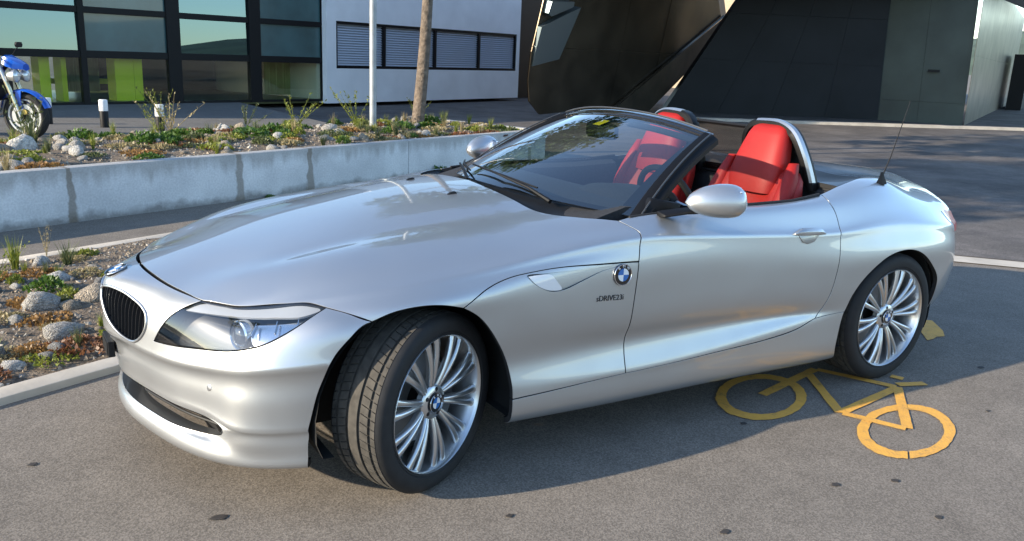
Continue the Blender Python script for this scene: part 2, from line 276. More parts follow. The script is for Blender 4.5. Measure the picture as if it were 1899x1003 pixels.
# ==================================================================== ground and buildings
def asphalt(name,c1,c2,grain=1.0):
    m=bpy.data.materials.new(name); m.use_nodes=True; t=m.node_tree; b=t.nodes['Principled BSDF']; N=t.nodes.new; Lk=t.links.new
    tc=N('ShaderNodeTexCoord')
    def noise(s,d=6,r=.6):
        n=N('ShaderNodeTexNoise'); n.inputs['Scale'].default_value=s; n.inputs['Detail'].default_value=d; n.inputs['Roughness'].default_value=r; Lk(tc.outputs['Object'],n.inputs['Vector']); return n
    big=noise(.55,8,.65); mid=noise(5,6,.7); fine=noise(120,4,.75); v=N('ShaderNodeTexVoronoi'); v.inputs['Scale'].default_value=190*grain; Lk(tc.outputs['Object'],v.inputs['Vector'])
    r=N('ShaderNodeValToRGB'); r.color_ramp.elements[0].position=.30;r.color_ramp.elements[1].position=.70; r.color_ramp.elements[0].color=(*c1,1); r.color_ramp.elements[1].color=(*c2,1); Lk(big.outputs['Fac'],r.inputs['Fac'])
    def mixm(a,bf,lo,hi):
        mr=N('ShaderNodeMapRange'); mr.inputs[1].default_value=.3; mr.inputs[2].default_value=.7; mr.inputs[3].default_value=lo; mr.inputs[4].default_value=hi; Lk(bf,mr.inputs[0])
        x=N('ShaderNodeMix'); x.data_type='RGBA'; x.blend_type='MULTIPLY'; x.inputs[0].default_value=1; Lk(a,x.inputs[6]); 
        cmb=N('ShaderNodeCombineColor'); [Lk(mr.outputs[0],cmb.inputs[i]) for i in range(3)]; Lk(cmb.outputs[0],x.inputs[7]); return x.outputs[2]
    c=mixm(r.outputs['Color'],mid.outputs['Fac'],.86,1.12) if grain==1 else mixm(mixm(r.outputs['Color'],noise(.9,5,.6).outputs['Fac'],.62,1.4),mid.outputs['Fac'],.8,1.2); c=mixm(c,fine.outputs['Fac'],.74,1.24)  # road only: coarse noise paints lit and dim patches into the colour
    vr=N('ShaderNodeMapRange'); vr.inputs[1].default_value=0; vr.inputs[2].default_value=1; Lk(v.outputs['Color'],vr.inputs[0]); c=mixm(c,vr.outputs[0],.78,1.24)
    Lk(c,b.inputs['Base Color']); b.inputs['Roughness'].default_value=.88; b.inputs['Specular IOR Level'].default_value=.3
    bu=N('ShaderNodeBump'); bu.inputs['Strength'].default_value=.35; bu.inputs['Distance'].default_value=.0015; Lk(v.outputs['Distance'],bu.inputs['Height'])
    b2=N('ShaderNodeBump'); b2.inputs['Strength'].default_value=.25; b2.inputs['Distance'].default_value=.003; Lk(fine.outputs['Fac'],b2.inputs['Height']); Lk(bu.outputs['Normal'],b2.inputs['Normal']); Lk(b2.outputs['Normal'],b.inputs['Normal'])
    return m
ASPH=asphalt('asphalt_lot',(.158,.136,.112),(.200,.174,.146)); ASPH2=asphalt('asphalt_road',(.080,.072,.070),(.125,.110,.098),.8); TERR=asphalt('terrace_asphalt',(.12,.115,.108),(.155,.148,.138))
def concrete(name,c,dirt=.35):
    m=pm(name,c,rough=.85,noise=(3.2,dirt,9),bump=(45,.35,.004)); return m
CONC=concrete('kerb_concrete',(.47,.42,.35),.2)
U=np.array([math.cos(math.radians(22)),math.sin(math.radians(22))]); Vn=np.array([-U[1],U[0]]); WO=np.array([-.13,4.68])
def wl(s,t,z=0): p=WO+U*s+Vn*t; return Vector((p[0],p[1],z))
UK=np.array([math.cos(math.radians(23)),math.sin(math.radians(23))]); VK=np.array([-UK[1],UK[0]]); KO=np.array([-1.24,.62])
def kl(s,t,z=0): p=KO+UK*s+VK*t; return Vector((p[0],p[1],z))
mb=MB(); mb.add([(-2500,-2500,0),(2500,-2500,0),(2500,2500,0),(-2500,2500,0)],[(0,1,2,3)]); tag(mb.build('ground',ASPH),kind='structure')
# the road to the right, darker than the parking lot, begins behind a flush concrete strip
SD=np.array([.36,-.40]); SD/=np.linalg.norm(SD); SO=np.array([5.43,.55])
sp=lambda s,t,z:(SO[0]+SD[0]*s-SD[1]*t,SO[1]+SD[1]*s+SD[0]*t,z)
mb=MB(); mb.add([sp(-7,.30,.004),sp(14,.30,.004),sp(14,60,.004),sp(-60,60,.004),sp(-60,9,.004)],[(0,1,2,3,4)]); tag(mb.build('road',ASPH2),kind='structure')
mb=MB(); mb.add([sp(-7,0,.008),sp(14,0,.008),sp(14,.24,.008),sp(-7,.24,.008)],[(0,1,2,3)]); tag(mb.build('kerb_strip',CONC),kind='structure')
# hills far behind the photographer and all round: what the glass and the paint reflect
mb=MB(); secs=[]
for k in range(97):
    a=2*math.pi*k/96; h=55+35*math.sin(3*a+1)+25*math.sin(7*a+.5)+14*math.sin(17*a); secs.append([(r*math.cos(a),r*math.sin(a),z) for r,z in ((1000,-2),(1250,h*.55),(1600,h),(2300,h*1.2))])
mb.loft(secs,False,False); tag(mb.build('hills',pm('hill_green',(.06,.085,.05),.9,noise=(.012,.4,8)),None,True),kind='structure')
# ---- terrace behind the raised bed
tp=[wl(-40,2.55),wl(6.35,2.55),wl(6.35,4.2),wl(9.2,12),wl(12,40),wl(-40,40)]
mb=MB(); mb.prism([(p.x,p.y) for p in tp],lambda a,b:(a,b,-.3),lambda a,b:(a,b,.15)); tag(mb.build('terrace',TERR),kind='structure')
# ---- raised bed: concrete wall
def wallmat():
    m=bpy.data.materials.new('wall_concrete'); m.use_nodes=True; t=m.node_tree; b=t.nodes['Principled BSDF']; N=t.nodes.new; Lk=t.links.new
    tc=N('ShaderNodeTexCoord'); sx=N('ShaderNodeSeparateXYZ'); Lk(tc.outputs['Object'],sx.inputs[0])
    def noise(s,d=8,vec=None):
        n=N('ShaderNodeTexNoise'); n.inputs['Scale'].default_value=s; n.inputs['Detail'].default_value=d; Lk(vec or tc.outputs['Object'],n.inputs['Vector']); return n.outputs['Fac']
    def M(op,a,b_,c=None,clamp=False):
        n=N('ShaderNodeMath'); n.operation=op; n.use_clamp=clamp
        for i,x in enumerate((a,b_,c)):
            if x is None: continue
            if isinstance(x,(int,float)): n.inputs[i].default_value=x
            else: Lk(x,n.inputs[i])
        return n.outputs[0]
    def ramp(f,p0,p1,c0,c1):
        r=N('ShaderNodeValToRGB'); e=r.color_ramp.elements; e[0].position=p0;e[1].position=p1;e[0].color=(*c0,1);e[1].color=(*c1,1); Lk(f,r.inputs[0]); return r.outputs[0]
    base=ramp(noise(2.6,10),.3,.72,(.53,.53,.52),(.70,.70,.68))
    def mix(a,bcol,f):
        x=N('ShaderNodeMix'); x.data_type='RGBA'; Lk(f,x.inputs[0]); Lk(a,x.inputs[6]); x.inputs[7].default_value=(*bcol,1); return x.outputs[2]
    wob=noise(7,6); wob2=noise(3,8)
    # weathered band under the top edge, with drips
    mp=N('ShaderNodeMapping'); mp.inputs['Scale'].default_value=(9,1,.9); Lk(tc.outputs['Object'],mp.inputs[0]); dr=noise(1,8,mp.outputs[0])
    zt=M('SUBTRACT',sx.outputs[2],M('SUBTRACT',.47,M('MULTIPLY',dr,.34)))
    f=M('MULTIPLY',zt,9.0,None,True); base=mix(base,(.19,.165,.135),M('MULTIPLY',f,.5))
    # splash at the foot
    zf=M('SUBTRACT',M('MULTIPLY',wob,.17),sx.outputs[2]); f=M('MULTIPLY',zf,14.,None,True); base=mix(base,(.13,.12,.105),M('MULTIPLY',f,.7))
    # rust-brown runs at the drain points
    for s,wd,a in ((-.53,.045,.85),(1.10,.06,.8),(1.98,.055,.85),(-3.4,.05,.7),(6.0,.05,.6)):
        d=M('ABSOLUTE',M('SUBTRACT',M('ADD',sx.outputs[0],M('MULTIPLY',M('SUBTRACT',wob,.5),.10)),s),0)
        wz=M('MULTIPLY_ADD',M('SUBTRACT',.5,sx.outputs[2]),wd*1.1,wd*.55)
        f=M('MULTIPLY',M('SUBTRACT',1.0,M('DIVIDE',d,wz),None,True),2.6,None,True); f=M('MULTIPLY',f,a*.78); base=mix(base,(.155,.115,.07),f)
    g=ramp(noise(60,6),.25,.75,(.82,.82,.82),(1.12,1.12,1.12)); x=N('ShaderNodeMix'); x.data_type='RGBA'; x.blend_type='MULTIPLY'; x.inputs[0].default_value=1; Lk(base,x.inputs[6]); Lk(g,x.inputs[7])
    Lk(x.outputs[2],b.inputs['Base Color']); b.inputs['Roughness'].default_value=.85
    bu=N('ShaderNodeBump'); bu.inputs['Strength'].default_value=.4; bu.inputs['Distance'].default_value=.006; Lk(noise(26,8),bu.inputs['Height']); Lk(bu.outputs['Normal'],b.inputs['Normal']); return m
WM=wallmat()
wt=thing('planter_wall','low grey concrete wall with rusty runs holding up the planted bed','wall',(WO[0],WO[1],0),math.radians(22))
for s0,s1 in ((-14,-6.5),(-6.495,3.485),(3.493,6.4)):
    mb=MB(); mb.box((s0,0,-.2),(s1,.14,.452)); mb.build('wall_panel',WM,wt,True,.006)
mb=MB(); mb.box((6.26,.142,-.2),(6.4,2.55,.451)); mb.build('wall_panel',WM,wt,True,.006)
# soil of the raised bed
SOIL=pm('bed_soil',(.115,.082,.055),.95,noise=(22,.5,8,(.24,.185,.13)),bump=(60,.8,.02))
def bed(name,f,s0,s1,t0,t1,zf,n=(220,50)):
    V=[];F=[]
    for i in range(n[0]):
        for j in range(n[1]):
            s=s0+(s1-s0)*i/(n[0]-1); t=t0+(t1-t0)*j/(n[1]-1); V.append(f(s,t,zf(s,t)))
    for i in range(n[0]-1):
        for j in range(n[1]-1): F.append((i*n[1]+j,(i+1)*n[1]+j,(i+1)*n[1]+j+1,i*n[1]+j+1))
    return tag(link(name,pymesh(name,V,F,True),None,SOIL),kind='structure')
from mathutils import noise as mn
def zu(s,t): return .405+.018*mn.noise(Vector((s*1.7,t*1.7,0)))+.012*mn.noise(Vector((s*6,t*6,3)))+ .05*math.exp(-((t-1.3)/.8)**2)-(.28*max(0,(t-2.35)/.4)**2 if t>2.35 else 0)
def zl(s,t): return .022+.05*math.sin(math.pi*min(1,max(0,(t)/2.33)))+.014*mn.noise(Vector((s*2.2,t*2.2,9)))+.008*mn.noise(Vector((s*8,t*8,2)))
bed('raised_bed_soil',wl,-12,6.27,.138,2.75,zu,(300,50)); bed('roadside_bed_soil',kl,-7,3.6,.11,2.24,zl,(200,50))
# concrete edging of the roadside bed: two rows of stones with tight joints
for nm,t0,t1,zz in (('near',-.005,.118,.035),('far',2.235,2.35,.03)):
    et=thing('bed_edging','pale concrete kerb edging along the parking side of the gravel bed' if nm=='near' else 'pale concrete edging between the gravel bed and the footpath','kerb',(KO[0],KO[1],0),math.radians(23))
    s=-7.0
    while s<3.6:
        mb=MB(); mb.box((s,t0,-.1),(s+1.996,t1,zz)); mb.build('edging_stone',CONC,et,True,.008); s+=2.0
# ==================================================================== glass building on the left
FA=np.array([.697,16.123]); fa=math.radians(17.25)
gb=thing('glass_building','dark framed glass building with teal panes behind the motorcycle','building',(FA[0],FA[1],0),fa)
FRAME=pm('frame_black',(.004,.0045,.006),.5,spec=.25)
PMIR=glass('pane_mirror',(.06,.13,.15),refl=.19,mix=(.42,.62,.72)); PTEAL=pm('pane_teal',(.055,.125,.135),.25,noise=(1.2,.25),coat=.5); PCLR=glass('pane_clear',(.90,.95,.86),refl=.015)
DARKIN=pm('interior_dark',(.02,.022,.02),.9); LIME=pm('lime_paint',(.74,.80,.02),.6); CURT=pm('curtain_green',(.34,.42,.24),.9,noise=(2,.3)); FLOORIN=pm('interior_floor',(.10,.12,.05),.35)
edges=[-8.15,-6.15,-4.15,-2.12,-.02,1.90,3.89,5.83]
zs=[.20,1.075,1.22,1.945,2.07,2.80,2.93,3.70,3.83,4.6,4.73,5.5,5.63,6.4,6.53,7.3]
for i,s in enumerate(edges):
    wdt=.06 if i in (4,7) else .15
    mb=MB(); mb.box((s-wdt,-.03,.15),(s+wdt,.12,4.9)); mb.build('mullion',FRAME,gb,False,.006)
rows=[(.20,1.075),(1.22,1.945),(2.07,2.80),(2.93,3.70),(3.83,4.6)]
for z0,z1 in ((.15,.20),)+tuple((rows[k][1],rows[k+1][0]) for k in range(len(rows)-1))+((4.6,4.9),):
    mb=MB(); mb.box((-8.3,-.012,z0),(5.89,.10,z1)); mb.build('transom',FRAME,gb,False,.004)
for i in range(len(edges)-1):
    a=edges[i]+(.06 if i==4 else .15); b=edges[i+1]-(.06 if i+1 in (4,7) else .15)
    for k,(z0,z1) in enumerate(rows):
        mat=PCLR if k==0 else (PMIR if i in (3,5,1) else PTEAL)
        tilt=(.016 if i==3 else .012) if mat is PMIR else 0
        if k==0: mb=MB(); mb.box((a-.02,.03,z0-.01),(b+.02,.045,z1+.01))
        else: mb=MB(); mb.loft([[(x,.035+tilt*(z-z0)/(z1-z0),z) for z in (z0-.01,z1+.01)]+[(x,.05+tilt*(z-z0)/(z1-z0),z) for z in (z1+.01,z0-.01)] for x in (a-.02,b+.02)])
        mb.build('pane',mat,gb)
mb=MB(); mb.box((-8.3,4.2,1.20),(5.89,4.3,4.9)); mb.box((1.5,4.2,.15),(5.89,4.3,1.2)); mb.box((-8.4,.12,.15),(-8.3,4.3,4.9)); mb.box((5.80,.12,.15),(5.885,4.3,4.9)); mb.build('back_wall',DARKIN,gb)
mb=MB(); mb.box((-8.3,.10,.10),(5.89,4.3,.19)); mb.build('ground_floor',FLOORIN,gb)
mb=MB(); mb.box((-8.3,.12,1.10),(5.8,4.19,1.20)); mb.build('ceiling',DARKIN,gb)
mb=MB(); mb.box((-8.35,-.05,4.9),(5.93,4.35,5.1)); mb.build('roof_edge',FRAME,gb)
for s,wd in ((-.62,.10),(.98,.20),(1.28,.09),(-.25,.05)):
    mb=MB(); mb.box((s-wd,.42,.19),(s+wd,.8,1.10)); mb.build('lime_column',LIME,gb)
mb=MB(); mb.box((-.1,2.2,.45),(1.4,2.5,.56)); mb.build('lime_bench',LIME,gb)
mb=MB(); n=64; mb.loft([[(.1+.95*k/n,1.8+.05*math.sin(k*1.6)+.02*math.sin(k*.7),z) for z in (.3,1.09)] for k in range(n+1)],False,False); mb.build('curtain',CURT,gb,True)
mb=MB(); mb.loft([[(4.9+.75*k/40,1.2+.05*math.sin(k*1.7),z) for z in (.25,1.09)] for k in range(41)],False,False); mb.build('curtain',CURT,gb,True)
# ==================================================================== white building
WA=(6.289,17.668); wa=math.radians(23.8)
wb=thing('white_building','white rendered building with a long strip of louvred windows','building',(WA[0],WA[1],0),wa)
WHT=pm('white_render',(.84,.85,.86),.75,noise=(1.5,.06,6),bump=(120,.1,.002))
for a,b in (((0,0,.10),(8.57,.3,.965)),((0,0,2.125),(8.57,.3,5.2)),((0,.0,.965),(.33,.3,2.125)),((8.40,.0,.965),(8.57,.3,2.125))):
    mb=MB(); mb.box(a,b); mb.build('wall',WHT,wb)
mb=MB(); mb.box((.0,.3,.1),(8.57,6,5.2)); mb.build('wall_core',WHT,wb)
for a,b in (((.33,.02,.965),(8.40,.2,1.03)),((.33,.02,2.06),(8.40,.2,2.125)),((.33,.02,1.03),(.39,.2,2.06)),((8.34,.02,1.03),(8.40,.2,2.06))):
    mb=MB(); mb.box(a,b); mb.build('window_frame',FRAME,wb)
for s in (2.13,4.27,6.39):
    mb=MB(); mb.box((s-.045,.025,1.03),(s+.045,.2,2.06)); mb.build('window_mullion',FRAME,wb)
mb=MB(); mb.box((.39,.22,1.03),(8.34,.24,2.06)); mb.build('window_glass',PTEAL,wb)
SLAT=pm('louvre_blue_grey',(.58,.64,.74),.5)
for a,b in ((.40,2.08),(2.18,4.22),(4.32,6.34),(6.44,8.33)):
    mb=MB(); z=1.045
    while z<2.05:
        mb.add([(a,.075,z),(b,.075,z),(b,.135,z+.052),(a,.135,z+.052),(a,.079,z-.003),(b,.079,z-.003),(b,.139,z+.049),(a,.139,z+.049)],[(0,1,2,3),(7,6,5,4),(0,4,5,1),(3,2,6,7)]); z+=.062
    tag(mb.build('louvre_blind',SLAT,wb),kind='stuff')
dw=thing('recessed_dark_wall','black recessed wall between the white building and the bronze volume','wall',(WA[0],WA[1],0),wa)
mb=MB(); mb.box((8.575,.9,.0),(13.5,1.6,5.0)); mb.build('wall',FRAME,dw)
# ==================================================================== bronze faceted volume, dark wall, green slab, steel wall
def bronze():
    m=pm('bronze_metal',(.105,.083,.057),rough=.22,metal=.75,noise=(.9,.5,8),bump=(1.3,.12,.05)); return m
BRZ=bronze(); BRZ2=pm('bronze_dark',(.045,.034,.022),.6,.15,noise=(2,.4))
bv=thing('bronze_volume','dark bronze metal volume with slanted facets, hovering right of the white building','building',(0,0,0))
face=[(9.54,12.86,2.89),(9.32,12.99,1.57),(9.35,13.12,.93),(9.5,13.28,.47),(9.99,13.57,.15),(11.41,14.23,.18),(13.59,15.26,.23),(16.41,16.38,1.46),(19.7,17.69,2.92),(19.39,17.49,3.2),(18.85,17.14,3.73)]
top=[(18.2,16.0,4.9),(8.9,12.1,4.9)]
outl=[Vector(p) for p in face+top]; nb_=Vector((.429,-.903,-.16)).normalized()
P0=Vector((10,13.57,.15)); outl=[p-nb_*((p-P0).dot(nb_)) for p in outl]
# split the front into panels by vertical seams (polygon clipped in the plane)
ax=Vector((.903,.429,0)).normalized(); ay=ax.cross(nb_)
if ay.z<0: ay=-ay
p2=[((p-P0).dot(ax),(p-P0).dot(ay)) for p in outl]
def clip(poly,i,lim,keep):
    out=[]
    for k in range(len(poly)):
        a,b=poly[k],poly[(k+1)%len(poly)]; ia=(a[i]-lim)*keep>=0; ib=(b[i]-lim)*keep>=0
        if ia: out.append(a)
        if ia!=ib:
            t=(lim-a[i])/(b[i]-a[i]); out.append((a[0]+(b[0]-a[0])*t,a[1]+(b[1]-a[1])*t))
    return out
cuts=[-4,1.0,3.6,6.2,8.8,14]; zc=[-1,1.55,3.4,9]
for i in range(5):
    for j in range(3):
        q=clip(clip(p2,0,cuts[i]+.006,1),0,cuts[i+1]-.006,-1)
        if len(q)>2: q=clip(clip(q,1,zc[j]+.006,1),1,zc[j+1]-.006,-1)
        if len(q)<3: continue
        tz=.0035*((i*7+j*5)%5-2)
        to=lambda a,b,d:P0+ax*a+ay*b-nb_*(d+tz*(a-cuts[i])*.5)
        mb=MB(); mb.prism(q,lambda a,b:to(a,b,.02),lambda a,b:to(a,b,0)); mb.build('metal_panel',BRZ,bv)
sk=MB(); sk.prism([(a,b) for a,b in p2],lambda a,b:P0+ax*a+ay*b-nb_*.025+Vector((.76,.65,0))*3.2,lambda a,b:P0+ax*a+ay*b-nb_*.025); sk.build('body_core',BRZ2,bv)
# unseen boxes added above the picture to shade the black wall and green slab
for a,b in (((12.3,11.3,3.55),(17.0,15.0,4.5)),((16.9,11.2,4.05),(23.2,15.2,5.0))):
    mb=MB(); mb.box(a,b); mb.build('added_shade_box',BRZ2,bv)
PALE=pm('pale_reflection_metal',(.20,.25,.27),.3,.8)  # pale panels put the white building's mirror image into the metal's colour
for q in ([(.58,2.52),(.49,2.16),(.26,1.31),(-.02,1.26),(-.76,1.12),(-.79,1.56),(-.80,1.99),(-.1,2.27)],[(-.66,2.55),(.25,2.62),(.25,2.5),(-.52,2.24),(-.68,2.3)]):
    mb=MB(); mb.prism(q,lambda a,b:P0+ax*a+ay*b+nb_*.004,lambda a,b:P0+ax*a+ay*b+nb_*(.03+.10*(b-1.1)+.05*(a+.8))); mb.build('reflection_facet',PALE,bv)
# slanted underside facet below the long edge
e0=[Vector((13.59,15.26,.23)),Vector((19.7,17.69,2.92))]
mb=MB(); mb.add([(13.5,15.26,.22),(19.68,17.69,2.90),(20.55,18.2,2.55),(15.9,16.5,.02),(13.6,17.8,.0),(19.8,20.6,2.9),(20.9,21,2.5),(15.9,19,.0)],[(0,1,2,3),(4,7,6,5),(0,4,5,1),(1,5,6,2),(2,6,7,3),(3,7,4,0)]); mb.build('underside_facet',BRZ2,bv)
mb=MB(); mb.tube([Vector((13.45,15.16,.20)),Vector((19.72,17.62,2.97))],.045,6); mb.build('edge_profile',BRZ,bv)
DKW=pm('dark_cladding',(.013,.0145,.017),.5,noise=(.6,.4,6),spec=.25); GRN=pm('green_cladding',(.042,.056,.047),.5,.2,noise=(.8,.35,8),bump=(2,.1,.03)); STL=pm('steel_wall',(.40,.37,.31),.30,.85,noise=(1.1,.25,6),bump=(1.6,.15,.05))
dk_=thing('dark_wall','nearly black panelled wall behind the car, between bronze volume and green slab','wall')
def vwall(A,B,zt,th,skew0,skew1,panels,name,mat,parent,z0=0,seams=()):
    """upright panelled wall from A to B; the ends may lean: skew = metres gained along the wall at the top"""
    A=Vector(A);B=Vector(B); d=(B-A); L=d.length; d.normalize(); n=Vector((d.y,-d.x,0))
    if n.y>0 and abs(n.y)>.2: n=-n
    for k in range(panels):
        for (za,zb) in zip(seams[:-1],seams[1:]):
            def edge(f,z): return A+d*(skew0*(1-f)*z/zt+f*(L+skew1*z/zt)-(0))+Vector((0,0,z))
            a0,a1=k/panels,(k+1)/panels; g=.0035
            q=[edge(a0,za+g)+d*g,edge(a1,za+g)-d*g,edge(a1,zb-g)-d*g,edge(a0,zb-g)+d*g]
            tz=.012*((k*3+int(za*2))%3-1)
            mb=MB(); mb.loft([[tuple(v) for v in q],[tuple(v-n*(th+tz*0)) for v in q]]); mb.build(name,mat,parent)
vwall((16.57,16.61,0),(22.2,13.18,0),7.5,.5,4.4,-.3,4,'wall_panel',DKW,dk_,seams=(.0,1.6,2.95,7.5))
vwall((16.8,17.0,0),(22.05,13.75,0),7.4,.1,4.4,-.3,1,'wall_core',FRAME,dk_,seams=(.0,7.4))
vwall((16.9,16.5,0),(22.3,13.22,0),7.4,.2,4.4,-.3,1,'wall_core',FRAME,dk_,seams=(.0,7.4))
gs=thing('green_slab','dark green metal slab standing right of the black wall','wall')
vwall((22.16,13.32,0),(23.48,11.24,0),7.5,.2,-.25,-.25,2,'slab_panel',GRN,gs,seams=(.0,.62,3.9,7.5))
vwall((22.22,13.36,0),(23.52,11.32,0),7.5,1.5,-.25,-.25,1,'slab_core',FRAME,gs,seams=(.0,7.5))
mb=MB(); M=Matrix.Translation((22.86,12.02,1.53))@Matrix.Rotation(math.atan2(-2.11,1.37),4,'Z'); mb.box((-.16,-.03,-.035),(.16,.01,.035),M); mb.build('wall_slot',FRAME,gs)
swl=thing('steel_wall','pale brushed steel wall running back at the right edge','wall')
vwall((23.50,11.2,0),(46,22.05,0),4.4,.015,-.6,0,8,'steel_panel',STL,swl,seams=(.0,2.0,4.4))
mb=MB(); M=Matrix.Translation((38.6,17.9,0))@Matrix.Rotation(math.radians(25.7),4,'Z'); mb.box((-.9,-.35,.0),(3.5,.25,2.4),M); mb.build('doorway',FRAME,swl)
oh=thing('overhanging_roof','grey metal overhang at the top right corner','roof')
mb=MB(); mb.loft([[(24.2,9.9,5.6),(28.49,13.6,3.94+.05),(40,18.0,4.1),(40,12.0,6.0),(30,8,6.4)],[(24.2,9.9,6.6),(28.5,13.6,6.6),(40,18,6.6),(40,12,6.6),(30,8,6.6)]]); mb.build('overhang_panel',pm('overhang_grey',(.11,.105,.10),.4,.5),oh)
# low concrete edge in front of the dark wall and slab
ke=thing('plaza_edge','thin pale concrete edge running along the foot of the black wall','kerb')
pts=[(14.9,13.3),(20.0,11.05),(23.5,9.55),(27.5,7.6)]
for a,b in zip(pts[:-1],pts[1:]):
    d=(Vector((*b,0))-Vector((*a,0))).normalized(); n=Vector((-d.y,d.x,0)); q=[Vector((*a,0)),Vector((*b,0))-d*.01]
    mb=MB(); mb.loft([[tuple(q[0]+Vector((0,0,z))+n*t) for t,z in ((0,-.05),(0,.075),(.30,.075),(.30,-.05))],[tuple(q[1]+Vector((0,0,z))+n*t) for t,z in ((0,-.05),(0,.075),(.30,.075),(.30,-.05))]]); mb.build('edge_stone',CONC,ke)
cb=thing('cream_building','sunlit cream building seen through the gap above the bronze volume','building')
mb=MB(); M=Matrix.Translation((34,30,0))@Matrix.Rotation(math.radians(105),4,'Z'); mb.box((-9,-5,0),(9,0,9),M); mb.build('wall',pm('cream_render',(.36,.29,.20),.8,noise=(.5,.15)),cb)
for k in range(3):
    mb=MB(); mb.box((-8.9+6*k,-.08-0,3.3),(-6.5+6*k,.06,4.1),M); mb.build('window',FRAME,cb)
# ==================================================================== the roadster
PAINT=pm('silver_paint',(.475,.488,.498),rough=.34,metal=.84,coat=1,coat_r=.02)
def flake(m):
    t=m.node_tree; b=t.nodes['Principled BSDF']; tc=t.nodes.new('ShaderNodeTexCoord')
    n=t.nodes.new('ShaderNodeTexNoise'); n.inputs['Scale'].default_value=9; n.inputs['Detail'].default_value=6
    t.links.new(tc.outputs['Object'],n.inputs['Vector'])
    mr=t.nodes.new('ShaderNodeMapRange'); mr.inputs[3].default_value=.35; mr.inputs[4].default_value=.45
    t.links.new(n.outputs['Fac'],mr.inputs[0]); t.links.new(mr.outputs[0],b.inputs['Roughness'])
    m2=t.nodes.new('ShaderNodeMapRange'); m2.inputs[3].default_value=.0; m2.inputs[4].default_value=.08   # road dust dulls the lacquer
    n2=t.nodes.new('ShaderNodeTexNoise'); n2.inputs['Scale'].default_value=3; n2.inputs['Detail'].default_value=8
    t.links.new(tc.outputs['Object'],n2.inputs['Vector']); t.links.new(n2.outputs['Fac'],m2.inputs[0]); t.links.new(m2.outputs[0],b.inputs['Coat Roughness'])
flake(PAINT)
SEAM=pm('seam_shade_and_rubber',(.012,.012,.013),rough=.8)  # panel edges in the gaps get shade as dark colour; also window-seal rubber
BLACKP=pm('black_plastic',(.008,.008,.009),rough=.55,noise=(60,.3),spec=.3)
INK=pm('satin_black',(.004,.004,.0045),rough=.5,spec=.25)
GLOSSB=pm('gloss_black',(.008,.008,.009),rough=.12,coat=1)
CHROME=pm('chrome',(.75,.75,.76),rough=.12,metal=1)
SATIN=pm('satin_silver',(.55,.56,.57),rough=.32,metal=.95)
RIMM=pm('alloy_rim',(.60,.61,.62),rough=.30,metal=.9,coat=.6,noise=(14,.08))
def rubber():
    m=pm('tyre_rubber',(.010,.010,.011),rough=.75,noise=(30,.3)); return m
RUB=rubber(); TREAD=pm('tyre_tread_dusty',(.050,.045,.038),rough=.85,noise=(40,.35))
RED=pm('red_leather',(.31,.013,.010),rough=.52,spec=.35,noise=(5,.12),bump=(220,.25,.002))
CLOTH=pm('charcoal_trim',(.02,.02,.022),rough=.8,noise=(80,.3))
WELL=pm('wheel_well',(.006,.006,.006),rough=.9)
SCREEN=glass('windscreen_glass',(.74,.82,.80),refl=.16); LENS=glass('lamp_lens',(.93,.94,.95),refl=.04)
MESHG=glass('wind_mesh',(.30,.285,.27),rough=.35,refl=.0)
REDL=pm('red_lamp',(.60,.012,.012),rough=.35,coat=.3); CLEARL=pm('clear_lamp',(.75,.73,.72),rough=.1,coat=1)
BLUE=pm('badge_blue',(.02,.14,.42),rough=.2,coat=1); WHITE=pm('badge_white',(.8,.8,.8),rough=.2,coat=1)
DISC=pm('brake_steel',(.32,.31,.30),rough=.35,metal=.9)

car=thing('roadster_car','silver open-top roadster with red seats parked in the foreground','car',(0,0,0))

def inside(poly,P):
    x,y=P[:,0],P[:,1]; c=np.zeros(len(P),bool); n=len(poly); j=n-1
    for i in range(n):
        xi,yi=poly[i];xj,yj=poly[j]
        if yi!=yj:
            m=((yi>y)!=(yj>y))&(x<(xj-xi)*(y-yi)/(yj-yi)+xi); c^=m
        j=i
    return c
def offset_loop(L,flag,gap):
    """shrink a ccw loop in uv by gap; points on the centre line stay on it"""
    n=len(L); out=L.copy()
    for i in range(n):
        if flag[i]=='s' or flag[i-1]=='s': continue
        t1=L[i]-L[i-1]; t2=L[(i+1)%n]-L[i]
        t1/=np.linalg.norm(t1)+1e-9; t2/=np.linalg.norm(t2)+1e-9
        n1=np.array([-t1[1],t1[0]]);n2=np.array([-t2[1],t2[0]]); m=n1+n2; l=np.linalg.norm(m)
        m=n2 if l<.4 else m/l/max(.6,l/2)
        out[i]=L[i]+m*gap
    return out
def loop_from(segs,step):
    """flag[i] belongs to the edge that leaves point i"""
    L=[];F=[]
    for pts,rev,fl in segs:
        q=cr(pts,step=step); q=q[::-1] if rev else q
        if L and np.linalg.norm(np.array(L[-1])-q[0])<step*.25: L.pop();F.pop()
        for k in range(len(q)-1): L.append(q[k]); F.append(fl)
    return np.array(L),F
